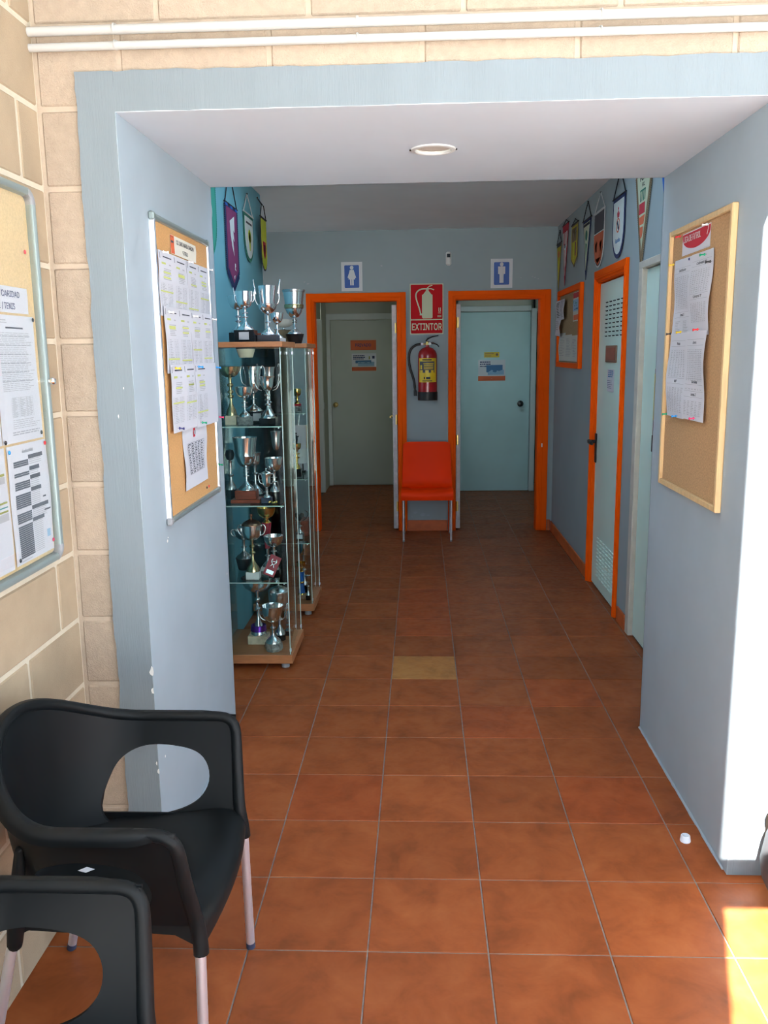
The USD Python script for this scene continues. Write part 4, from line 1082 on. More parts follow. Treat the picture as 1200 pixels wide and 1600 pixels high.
sn = thing('motion_sensor', 'small white motion sensor high on the back wall', 'sensor', FBW.pt(.253, 2.36, 0))
part(sn, 'housing', FBW.map(bbox(.228, .276, 2.352, 2.468, .0005, .036, .012)), 'plastic_white', smooth=30)
part(sn, 'lens', FBW.plate(.238, .266, 2.418, 2.448, .034, .039, .004), 'black_gloss')

def extinguisher(label, c, gauge=True):
    """c = axis at the base of the cylinder"""
    x, y, z = c
    t = thing('fire_extinguisher', label, 'fire extinguisher', c, 'fire extinguishers in the hall')
    r = .083
    loc = lambda m: m.apply_translation([x, y, z]) or m
    cyl_ = part(t, 'cylinder', loc(lathe([(0, .006), (r * .9, .006), (r, .015), (r, .385), (r * .97, .405), (r * .85, .428), (r * .6, .448), (r * .3, .458), (.017, .462), (.017, .478), (0, .478)], 36)), 'extinguisher_red', smooth=40)
    part(t, 'base_ring', loc(lathe([(0, 0), (r + .002, 0), (r + .004, .004), (r + .004, .070), (r + .001, .074), (0, .074)], 36)), 'rubber', smooth=40)
    th = np.linspace(math.radians(-128), math.radians(-20), 22)
    def wrap(rects, rr, mt, nm):
        V, F_ = [], []
        for (a0, a1, z0, z1) in rects:
            k = max(2, int((a1 - a0) / .12)); aa = np.linspace(a0, a1, k + 1)
            P = np.stack([np.stack([x + rr * np.cos(aa), y + rr * np.sin(aa), np.full(k + 1, z + zz_)], -1) for zz_ in (z0, z1)], 1)
            F_.append(grid_faces(k + 1, 2) + sum(len(v) for v in V)); V.append(P.reshape(-1, 3))
        return part(cyl_, nm, (np.vstack(V), np.vstack(F_)), mt)
    A0, A1 = math.radians(-150), math.radians(-28)
    def aw(f0, f1): return A0 + (A1 - A0) * f0, A0 + (A1 - A0) * f1
    wrap([(A0, A1, .158, .366)], r + .0006, 'label_yellow', 'label')
    q = [(*aw(.05, .86), .240, .338)]
    wrap(q, r + .0011, 'ink_slate', 'label_print')
    wrap([(*aw(.28, .80), .316, .322), (*aw(.10, .20), .27, .305)] + [(*aw(.30, .78), .306 - .009 * i, .310 - .009 * i) for i in range(5)] + [(*aw(.08, .24), .240, .262), (*aw(.38, .54), .240, .262), (*aw(.66, .80), .240, .262)], r + .0015, 'label_yellow', 'label_print')
    wrap([(*aw(.22, .70), .346, .356), (*aw(.30, .36), .185, .205), (*aw(.42, .62), .185, .205), (*aw(.22, .72), .168, .174)], r + .0011, 'ink', 'label_print')
    part(t, 'valve', cat([loc(lathe([(0, .470), (.015, .470), (.015, .505), (.010, .510), (0, .510)], 14)), cyl((x - .045, y, z + .487), (x + .01, y, z + .487), .007, 10)]), 'brass', smooth=40)
    g = cyl((x + .020, y - .016, z + .488), (x + .020, y - .030, z + .488), .0135, 18)
    part(t, 'gauge', g, 'plastic_white', smooth=40)
    part(t, 'lever', tube([(x - .014, y, z + .512), (x + .005, y, z + .532), (x + .045, y, z + .549), (x + .096, y, z + .558)], [.006, .006, .005, .004], 8), 'black_matte', smooth=True)
    part(t, 'carry_handle', tube([(x + .012, y, z + .494), (x + .055, y, z + .492), (x + .085, y, z + .480), (x + .100, y, z + .462)], [.006, .006, .005, .005], 8), 'black_matte', smooth=True)
    hs = part(t, 'hose', tube(spline([(x - .045, y, z + .487), (x - .10, y, z + .478), (x - .148, y, z + .435), (x - .162, y, z + .36), (x - .150, y, z + .27), (x - .120, y, z + .17), (x - .112, y, z + .105)], 36), .011, 12), 'rubber', smooth=True)
    part(hs, 'nozzle', cat([cyl((x - .113, y, z + .112), (x - .110, y, z + .085), .008, 12), cyl((x - .110, y, z + .088), (x - .108, y, z + .038), .012, 12, .0145)]), 'rubber', smooth=40)
    part(hs, 'hose_clip', cyl((x - .058, y, z + .487), (x - .036, y, z + .487), .0125, 12), 'aluminium', smooth=40)
    part(t, 'wall_bracket', box(x - .02, x + .02, y + r, y + r + .008, z + .30, z + .44), 'black_matte')
    return t
extinguisher('red fire extinguisher with yellow label under the EXTINTOR sign', (.066, HB - .0915, 1.199))
e2 = thing('small_wall_sign', 'small orange red sign on the right wall just past the opening', 'sign', FHR.pt(-4.32, 1.645, 0))
part(e2, 'panel', FHR.plate(-4.37, -4.27, 1.640, 1.745, -.0125, -.009), 'sign_red')
# the second extinguisher hangs on the right wall, mostly behind the edge of the opening: seen from here only as a sliver
x2, y2, z2 = 1.102, 3.80, 1.165
t2 = thing('fire_extinguisher', 'fire extinguisher on the right wall of which only a red and yellow sliver shows', 'fire extinguisher', (x2, y2, z2), 'fire extinguishers in the hall')
r_ = .075
mv = lambda m: m.apply_translation([x2, y2, z2]) or m
cb = part(t2, 'cylinder', mv(lathe([(0, .006), (r_, .008), (r_, .36), (r_ * .85, .395), (r_ * .4, .43), (.016, .44), (.016, .46), (0, .46)], 32)), 'extinguisher_red', smooth=40)
part(t2, 'base_ring', mv(lathe([(0, 0), (r_ + .003, 0), (r_ + .003, .07), (0, .07)], 32)), 'rubber', smooth=40)
part(cb, 'label', mv(lathe([(r_ + .0006, .14), (r_ + .0008, .141), (r_ + .0008, .34), (r_ + .0006, .341)], 32)), 'label_yellow')
part(t2, 'lever', cat([tube([(x2, y2, z2 + .46), (x2 - .02, y2 + .02, z2 + .50), (x2 - .045, y2 + .07, z2 + .53)], .006, 8), tube([(x2, y2, z2 + .46), (x2 - .03, y2 + .04, z2 + .455), (x2 - .05, y2 + .08, z2 + .44)], .006, 8)]), 'black_matte', smooth=True)

# notices on the washroom doors
nt = thing('door_plate', "orange plate with dark lettering on the far door of the ladies' washroom", 'sign', FD5.pt(-.68, 1.652, .0122))
part(nt, 'panel', FD5.plate(-.838, -.528, 1.652, 1.770, .0122, .0150), 'ink_orange')
part(nt, 'lettering', FD5.map(text('PRIVADO', .036, -.685, 1.694, .0150, .19, .0006, True, True)), 'ink_navy')
r = random.Random(61)
sheet('hygiene_poster', "glossy blue and orange poster on the far door of the ladies' washroom", FD5, -.826, -.530, 1.405, 1.612, .0125, .003,
      [(0, 1, 0, .22, 'ink_orange'), (.25, .92, .28, .52, 'ink_lightblue'), (.15, .80, .44, .60, 'ink_blue'), (.84, .94, .70, .86, 'ink_navy'), (.70, .75, .66, .84, 'ink_olive')] + lines(.06, .6, .90, .62, 3, r, 'ink_navy', .55, .3), matname='laminate', cat_='poster', seed=2)
sheet('hygiene_poster', "shiny blue and brown poster on the door of the men's washroom", FD6, .668, .978, 1.285, 1.522, -.0035, .006,
      [(0, 1, 0, .22, 'ink_orange'), (.35, .95, .28, .52, 'ink_lightblue'), (.3, .9, .40, .75, 'ink_blue')] + lines(.06, .5, .92, .62, 3, r, 'ink_navy', .55, .3), matname='laminate', cat_='poster', seed=4)
ys = thing('door_sticker', "small yellow sticker above the poster on the men's washroom door", 'sticker', FD6.pt(.82, 1.545, -.004))
part(ys, 'panel', FD6.plate(.735, .908, 1.548, 1.608, -.0038, -.0028), 'label_yellow')
part(ys, 'print', FD6.poly(sg.MultiPolygon([sg.box(.748 + .014 * i, 1.586, .758 + .014 * i, 1.594) for i in range(7)] + [sg.box(.748 + .014 * i, 1.562, .758 + .014 * i, 1.570) for i in range(5)] + [sg.Point(.882, 1.58).buffer(.014, 10)]), -.0028, -.0024), 'plaque_brown')
# right door: plaque and notice
pq = thing('door_plaque', 'square brown plaque under the slots of the louvred door', 'plaque', FHR.pt(-5.47, 1.535, -.012))
part(pq, 'panel', FHR.plate(-5.615, -5.325, 1.535, 1.640, -.0118, -.002, .003), 'plaque_brown')
part(pq, 'inset', FHR.plate(-5.59, -5.35, 1.55, 1.626, -.002, -.001), 'wood_red')
r = random.Random(71)
sheet('door_notice', 'white notice with blue handwriting under the brown plaque on the louvred door', FHR, -5.575, -5.38, 1.352, 1.492, -.0115, .003,
      lines(.15, .9, .95, .62, 4, r, 'ink_blue', .6, .2) + lines(.1, .9, .5, .1, 5, r, 'ink_navy', .3, .5), matname='paper', seed=3)

# ================================================================== pennants
def pennant(label, F, uc, ztop, w, h, shape, field, border, bw=.018, extra=(), hook=None, cord='cord_black', rod=True, fringe=None, tilt=0.0, texts=(), bulge=.008, n0=.005):
    """pennant hung on F: uc = centre, ztop = top edge; extra = (polygon in local (u, down) coordinates, material, name)"""
    t = thing('pennant', label, 'pennant', F.pt(uc, ztop - h, 0), 'football pennants on the left hall wall' if F.N[0] > 0 else 'football pennants on the right hall wall')
    if shape == 'tri': out = sg.Polygon([(-w / 2, 0), (w / 2, 0), (0, -h)])
    elif shape == 'round':
        k = h - w * .55
        out = sg.Polygon([(-w / 2, 0), (w / 2, 0), (w / 2, -k)] + [(w / 2 * math.cos(a), -k - w * .55 * math.sin(a)) for a in np.linspace(0, math.pi, 20)] + [(-w / 2, -k)]).buffer(0)
    elif shape == 'point':
        out = sg.Polygon([(-w / 2, 0), (w / 2, 0), (w / 2, -h * .80), (0, -h), (-w / 2, -h * .80)])
    def lay(poly, a, b):
        poly = poly if poly.is_valid else poly.buffer(0)
        return F.poly(affinity.translate(affinity.rotate(poly, tilt, origin=(0, 0)), uc, ztop), a, b)
    part(t, 'border', lay(out, n0, n0 + .003), border)
    inn = out.buffer(-bw, join_style=2)
    if shape == 'round' : inn = inn
    part(t, 'field', lay(inn, n0 + .003, n0 + .0045), field)
    for poly, mt, nm in extra:
        part(t, nm, lay(poly.intersection(out), n0 + .0045, n0 + .0055), mt)
    for (s, u, v, hh, ww, mt) in texts:
        m = text(s, hh, u, v, n0 + .0045, ww, .0008, True, True); m.apply_translation([uc, ztop, 0])
        part(t, 'lettering', F.map(m), mt)
    if fringe:
        pts = np.array(out.exterior.coords); L = out.exterior.length; ms = []
        s_ = 0
        k = int(L / .011)
        for i in range(k):
            d = i * L / k
            p = np.array(out.exterior.interpolate(d).coords[0]); q = np.array(out.exterior.interpolate(d + .002).coords[0])
            if p[1] > -.004 and abs(p[0]) < w / 2 - .004: continue
            tg = (q - p) / max(np.linalg.norm(q - p), 1e-9); nrm = np.array([tg[1], -tg[0]])
            if not sg.Point(p - nrm * .004).within(out): nrm = -nrm
            e = p + nrm * .018 + np.array([0, -.006])
            ms.append(sg.LineString([p, e]).buffer(.0028, 2))
        from shapely.ops import unary_union
        part(t, 'fringe', lay(unary_union(ms), n0 + .0005, n0 + .003), fringe)
    if rod:
        part(t, 'rod', F.map(cyl((uc - w / 2 - .014, ztop, n0 + .003), (uc + w / 2 + .014, ztop, n0 + .003), .0045, 8)), cord if isinstance(rod, bool) else rod, smooth=True)
    if hook is not None:
        hv = ztop + hook
        part(t, 'cord', cat([F.map(tube([(uc - w / 2, ztop, n0 + .003), (uc - w * .2, ztop + hook * .62, n0 + .001), (uc, hv, .003)], .0032, 6)), F.map(tube([(uc + w / 2, ztop, n0 + .003), (uc + w * .2, ztop + hook * .62, n0 + .001), (uc, hv, .003)], .0032, 6))]), cord, smooth=True)
        part(t, 'hook', F.map(cyl((uc, hv, .0005), (uc, hv, .009), .004, 8)), 'black_matte')
    return t
FHL = Frame((HL, 0, 0), (0, 1, 0), (1, 0, 0))       # hall left wall: u = y
P_ = sg.Polygon
shield = lambda cx, cy, s: P_([(cx - s, cy + s), (cx + s, cy + s), (cx + s, cy - .1 * s), (cx + .55 * s, cy - .8 * s), (cx, cy - 1.2 * s), (cx - .55 * s, cy - .8 * s), (cx - s, cy - .1 * s)])
pennant('pale green fringed pennant at the near end of the left hall wall', FHL, 4.415, 2.47, .32, .34, 'round', 'cloth_teal', 'cloth_teal', .03, extra=[(sg.Point(0, -.14).buffer(.07), 'cloth_white', 'emblem')], hook=.12, fringe='cloth_teal', cord='cord_white')
pennant('long maroon pennant with blue fringe and white wing emblem on the left hall wall', FHL, 4.955, 2.435, .300, .445, 'point', 'velvet_maroon', 'cloth_navy', .020,
        extra=[(P_([(-.06, -.09), (.06, -.05), (.055, -.14), (.02, -.13), (.045, -.19), (.005, -.175), (.03, -.27), (-.02, -.22), (-.05, -.15)]), 'cloth_white', 'emblem'), (sg.box(-.15, -.018, -.095, .0), 'cloth_blue', 'ribbon'), (sg.box(-.03, -.018, .03, .0), 'cloth_blue', 'ribbon'), (sg.box(.095, -.018, .15, .0), 'cloth_blue', 'ribbon'), (P_([(.03, -.31), (.06, -.31), (.06, -.325), (.04, -.335), (.065, -.35), (.03, -.345)]), 'cloth_white', 'emblem'), (P_([(.0, -.385), (.03, -.375), (.01, -.40)]), 'cloth_white', 'emblem')], hook=.20, fringe='cloth_navy', cord='cord_black')
pennant('white pennant with dark green border and round lime crest on the left hall wall', FHL, 5.450, 2.464, .285, .285, 'round', 'cloth_white', 'cloth_green', .022,
        extra=[(sg.Point(.01, -.13).buffer(.040), 'cloth_lime', 'emblem'), (P_([(-.02, -.14), (.04, -.14), (.02, -.215), (.0, -.215)]), 'cloth_lime', 'emblem'), (sg.Point(.01, -.13).buffer(.024), 'cloth_navy', 'emblem'), (sg.box(-.09, -.062, .085, -.05), 'cloth_grey', 'lettering_line')], hook=.12, cord='cord_white', rod='cord_white')
pennant('lime yellow pennant hanging away from the wall, farthest on the left hall wall', FHL, 5.800, 2.492, .20, .335, 'round', 'cloth_lime', 'cloth_black', .010, extra=[(shield(0, -.2, .05), 'cloth_red', 'emblem'), (shield(0, -.2, .03), 'cloth_navy', 'emblem')], hook=.13, cord='cord_black', n0=.035)
# right wall (u = -y)
pennant('long cream pennant with a red crest and tasselled edge, nearest on the right hall wall', FHR, -4.765, 2.540, .330, .470, 'tri', 'cloth_cream', 'cloth_brown', .020,
        extra=[(sg.box(-.07, -.22, .045, -.165), 'cloth_red', 'emblem'), (P_([(-.07, -.235), (.05, -.23), (.03, -.275), (-.05, -.275)]), 'cloth_orange', 'emblem'), (shield(-.01, -.315, .028), 'cloth_orange', 'emblem'), (sg.box(-.055, -.155, -.045, -.10), 'cloth_green', 'emblem'), (sg.box(-.025, -.155, -.015, -.10), 'cloth_green', 'emblem'), (sg.box(.008, -.155, .018, -.10), 'cloth_green', 'emblem'), (sg.box(.036, -.155, .046, -.10), 'cloth_green', 'emblem'), (sg.box(-.06, -.104, .05, -.096), 'cloth_green', 'emblem')], hook=.10, fringe='cloth_brown', texts=[('PEÑA', 0, -.048, .026, .14, 'cloth_black'), ('F.C.', .0, -.080, .018, .05, 'cloth_black')])
pennant('bright blue pennant mostly hidden behind the edge of the opening', FHR, -4.30, 2.47, .26, .30, 'tri', 'cloth_blue', 'cloth_blue', .01, hook=.10)
gold_ring = sg.Point(0, -.165).buffer(.042).difference(sg.Point(0, -.165).buffer(.034))
pennant('white pennant with dark blue border and crowned gold crest on the right hall wall', FHR, -5.330, 2.505, .310, .355, 'round', 'cloth_white', 'cloth_navy', .024,
        extra=[(gold_ring, 'cloth_orange', 'emblem'), (P_([(-.03, -.15), (-.02, -.135), (.032, -.19), (.022, -.20)]), 'cloth_navy', 'emblem'), (P_([(-.012, -.15), (.0, -.14), (.0, -.19), (-.012, -.18)]), 'pale_gold', 'emblem'), (P_([(-.022, -.12), (-.034, -.085), (-.016, -.10), (0, -.075), (.016, -.10), (.034, -.085), (.022, -.12)]), 'cloth_red', 'emblem'), (sg.Point(0, -.069).buffer(.008), 'cloth_red', 'emblem')], hook=.15, texts=[('España', 0, -.262, .022, .12, 'ink_blue')])
pennant('black and orange red pennant with a white cord border on the right hall wall', FHR, -5.890, 2.510, .320, .360, 'round', 'cloth_grey', 'cord_white', .011,
        extra=[(P_([(-.145, -.14), (.145, -.14), (.145, -.20), (.10, -.31), (0, -.345), (-.10, -.31), (-.145, -.20)]), 'cloth_orange', 'emblem'), (sg.box(-.15, -.142, .15, -.134), 'cloth_white', 'stripe'), (P_([(-.11, -.20), (-.04, -.19), (-.05, -.26), (-.09, -.25)]), 'cloth_navy', 'emblem'), (P_([(.04, -.21), (.11, -.19), (.09, -.27), (.06, -.25)]), 'cloth_navy', 'emblem'), (P_([(-.09, -.30), (.09, -.30), (.0, -.335)]), 'cloth_navy', 'emblem')], hook=.115, cord='cord_white', rod='cord_white')
pennant('narrow dark pointed pennant with a pale green field on the right hall wall', FHR, -6.320, 2.520, .290, .415, 'tri', 'cloth_cream', 'cloth_navy', .022,
        extra=[(sg.box(-.11, -.045, .11, -.028), 'cloth_black', 'lettering_line'), (sg.Point(0, -.11).buffer(.035), 'cloth_green', 'emblem'), (P_([(-.02, -.16), (.02, -.17), (.0, -.27)]), 'cloth_green', 'emblem')], hook=.12)
pennant('yellow and black shield pennant between the red one and the dark pointed one', FHR, -6.805, 2.560, .270, .320, 'point', 'cloth_yellow', 'cloth_brown', .016, extra=[(P_([(-.10, -.03), (.10, -.03), (.09, -.13), (-.09, -.13)]), 'cloth_brown', 'emblem'), (P_([(-.06, -.05), (.02, -.04), (-.04, -.11)]), 'cloth_white', 'emblem'), (P_([(.02, -.05), (.08, -.05), (.04, -.11)]), 'cloth_white', 'emblem'), (sg.box(-.02, -.26, .015, -.14), 'cloth_lime', 'stripe'), (sg.box(.04, -.24, .07, -.14), 'velvet_maroon', 'stripe')], hook=.035)
pennant('long thin red and white pennant second from the far corner', FHR, -7.225, 2.615, .270, .480, 'tri', 'cloth_white', 'cloth_red', .020, extra=[(sg.box(-.12, -.06, .12, -.0), 'cloth_red', 'stripe'), (sg.box(-.05, -.16, -.02, -.05), 'cloth_red', 'stripe'), (sg.box(.03, -.16, .05, -.05), 'cloth_red', 'stripe'), (sg.Point(0, -.17).buffer(.018), 'cloth_navy', 'emblem'), (sg.box(-.012, -.40, .0, -.2), 'cloth_red', 'stripe')], hook=.035)
pennant('long thin yellow pennant in the far corner of the right wall', FHR, -7.535, 2.505, .230, .420, 'tri', 'cloth_yellow', 'cloth_brown', .014, extra=[(sg.box(-.10, -.03, .10, -.005), 'cloth_black', 'stripe'), (sg.Point(0, -.09).buffer(.03), 'cloth_orange', 'emblem'), (sg.box(-.02, -.30, .0, -.14), 'cloth_lime', 'stripe')], hook=.105)

# ================================================================== pipes, downlight, floor items
for i, (z, r_, lb_) in enumerate(((2.463, .0120, 'upper of the two white conduit pipes above the opening'), (2.424, .0105, 'lower of the two white conduit pipes above the opening'))):
    yp = YF - .006 - r_ - .004
    pp = thing('conduit_pipe', lb_, 'pipe', (XW, yp, z), 'conduit pipes above the opening')
    part(pp, 'pipe', cyl((XW + .001, yp, z), (2.5, yp, z), r_, 18), 'pipe_white', smooth=40)
    for xc in (-.806, -.160, .474, 1.10):
        part(pp, 'clip', cat([tube([(xc, yp + (r_ + .0018) * math.cos(a), z + (r_ + .0018) * math.sin(a)) for a in np.linspace(-.6, math.pi + .6, 12)], .0028, 6), box(xc - .004, xc + .004, yp + .004, YF + .003, z + r_ - .001, z + r_ + .005)]), 'pipe_white')
dl = thing('downlight', 'round recessed downlight in the soffit of the opening', 'lamp', (.047, 2.944, ZS))
ring = lathe([(.056, .004), (.056, -.002), (.060, -.005), (.072, -.004), (.074, 0), (.074, .0005), (.060, .0008)], 36)
part(dl, 'trim_ring', ring.apply_translation([.047, 2.944, ZS - .0008]) and ring, 'plastic_white', smooth=40)
rf = lathe([(.056, .002), (.050, .02), (.036, .042), (.0, .046)], 32)
part(dl, 'reflector', rf.apply_translation([.047, 2.944, ZS]) and rf, 'reflector', smooth=40)
sp = [(.047 + .020 * math.cos(a), 2.944 + .020 * math.sin(a), ZS + .012 + .004 * a / 6.28) for a in np.linspace(0, 11.0, 50)]
part(dl, 'bulb', tube(sp, .006, 8), 'lamp_tube', smooth=True)
for sx in (-1, 1):
    part(dl, 'spring_clip', bbox(.047 + sx * .073 - .005, .047 + sx * .073 + .005, 2.938, 2.950, ZS - .004, ZS - .0006, .001), 'black_matte')
cw = lathe([(0, 0), (.0165, 0), (.0175, .002), (.0150, .020), (.013, .022), (.010, .022), (.010, .010), (0, .010)], 24)
cw.apply_translation([.874, 2.618, .0004])
single('plastic_cap', cw, 'cap_white', 'small white plastic cap lying on the tiles by the right side of the opening', 'cap', smooth=40)
pt = lathe([(0, 0), (.085, 0), (.10, .01), (.128, .07), (.135, .12), (.125, .19), (.108, .24), (.112, .25), (.118, .262), (.110, .266), (.10, .262), (.095, .24), (0, .235)], 32)
pt.apply_translation([1.128, 2.292, 0.0006])
single('floor_pot', pt, 'pot_grey', 'dark round pot at the right picture edge beside the sunlit wall', 'pot', smooth=40)

# ================================================================== trophy cabinets
CX0, CX1 = -1.052, -.672
SH = (.462, .862, 1.262)                        # tops of the glass shelves
CT0, CT1 = 1.648, 1.674                         # top board
def cabinet(label, y0, y1, tag_):
    t = thing('display_cabinet', label, 'display cabinet', ((CX0 + CX1) / 2, (y0 + y1) / 2, 0), 'glass trophy cabinets')
    part(t, 'base_board', bbox(CX0, CX1 + .004, y0, y1, .030, .076, .002), 'cabinet_wood')
    part(t, 'top_board', bbox(CX0, CX1 + .006, y0 - .003, y1 + .003, CT0, CT1, .002), 'cabinet_wood')
    g = .005
    part(t, 'glass_panel', box(CX0 + .012, CX1 - .012, y0 + .012, y0 + .012 + g, .0765, CT0 - .0005), 'clear_glass')
    part(t, 'glass_panel', box(CX0 + .012, CX1 - .012, y1 - .012 - g, y1 - .012, .0765, CT0 - .0005), 'clear_glass')
    dr = box(-.005, 0, 0, y1 - y0 - .026, .0785, CT0 - .0025)
    dr.apply_transform(trimesh.transformations.rotation_matrix(.040, [0, 0, 1])); dr.apply_translation([CX1 - .0065, y0 + .013, 0])
    part(t, 'glass_door', dr, 'clear_glass')
    part(t, 'glass_back', box(CX0 + .0065, CX0 + .0115, y0 + .013, y1 - .013, .0765, CT0 - .0005), 'clear_glass')
    for x, y in ((CX1 - .0065, y0 + .0125), (CX1 - .0065, y1 - .0125)):
        part(t, 'glass_edge', box(x - .0045, x + .0005, y - .0025, y - .0005, .0785, CT0 - .0025), 'glass_edge')
    for z in SH:
        s = part(t, 'shelf', box(CX0 + .014, CX1 - .030, y0 + .019, y1 - .019, z - .006, z), 'shelf_glass')
        part(s, 'shelf_edge', box(CX0 + .014, CX1 - .016, y0 + .0178, y0 + .0188, z - .0058, z - .0002), 'glass_edge')
        for x, y in ((CX0 + .03, y0 + .0178), (CX1 - .03, y0 + .0178)):
            part(t, 'shelf_stud', cyl((x, y - .001, z - .009), (x, y + .012, z - .009), .003, 8), 'aluminium')
    for z in (.10, CT0 - .03):
        part(t, 'hinge', bbox(CX1 - .0125, CX1 - .003, y0 + .011, y0 + .026, z - .008, z + .008, .001), 'aluminium')
        part(t, 'hinge', bbox(CX1 - .0125, CX1 - .003, y1 - .026, y1 - .011, z - .008, z + .008, .001), 'aluminium')
    for x in (CX0 + .04, CX1 - .04):
        for y in (y0 + .04, y1 - .04):
            part(t, 'foot', lathe([(0, 0), (.020, 0), (.022, .004), (.020, .030), (0, .030)], 16).apply_translation([x, y, .0003]), 'grey_plastic', smooth=40)
    return t
V1, V2 = (4.170, 4.600), (5.085, 5.500)
c1 = cabinet('tall glass trophy cabinet with brown boards, the nearer and fuller of the two', *V1, 'near')
sp_ = lathe([(0, -.050), (.034, -.050), (.036, -.046), (.047, -.012), (.047, -.006), (.0, -.006)], 24)
sp_.apply_translation([-.888, 4.38, CT0])
lp_ = part(c1, 'spotlight', sp_, 'ceramic_cream', smooth=40)
part(lp_, 'collar', lathe([(0, -.006), (.050, -.006), (.050, 0), (0, 0)], 24).apply_translation([-.888, 4.38, CT0]), 'black_matte', smooth=40)
c2 = cabinet('tall glass trophy cabinet standing behind the nearer one, beside the left doorway', *V2, 'far')

# ================================================================== trophies
def stem_profile(z0, z1, rf, rn=.007, knops=(.45,), foot=.35):
    h = z1 - z0
    p = [(0, z0), (rf, z0), (rf * 1.0, z0 + h * .03), (rf * .93, z0 + h * .06), (rf * .86, z0 + h * foot * .35), (rf * .55, z0 + h * foot * .62), (rf * .30, z0 + h * foot * .9), (rn, z0 + h * foot * 1.15)]
    for k in knops:
        zk = z0 + h * k
        if zk - h * .05 > p[-1][1]:
            p += [(rn, zk - h * .05), (rn * 2.0, zk - h * .03), (rn * 2.3, zk), (rn * 2.0, zk + h * .03), (rn, zk + h * .05)]
    p += [(rn, z1 - h * .08), (rn * 1.5, z1), (0, z1)]
    return p
def bowl_profile(z0, z1, rt, style):
    h = z1 - z0
    S_ = {'bowl': [(.10, 0), (.45, .06), (.75, .25), (.92, .55), (1.0, .92), (1.03, 1.0)],
          'goblet': [(.12, 0), (.42, .05), (.66, .18), (.80, .36), (.82, .40), (.80, .42), (.84, .60), (.93, .85), (1.0, 1.0)],
          'tulip': [(.14, 0), (.5, .10), (.70, .28), (.78, .48), (.80, .66), (.86, .85), (1.0, 1.0)],
          'twostage': [(.10, 0), (.45, .06), (.80, .18), (.90, .30), (.92, .335), (.70, .36), (.72, .55), (.80, .8), (.86, 1.0)],
          'cup': [(.16, 0), (.55, .05), (.82, .22), (.95, .5), (.97, .8), (1.0, 1.0)]}[style]
    out = [(0, z0)] + [(r * rt, z0 + q * h) for r, q in S_]
    inn = [((r - .05) * rt, z0 + (q * .94 + .05) * h) for r, q in S_[::-1] if r > .2]
    return out + inn + [(0, z0 + .09 * h)]
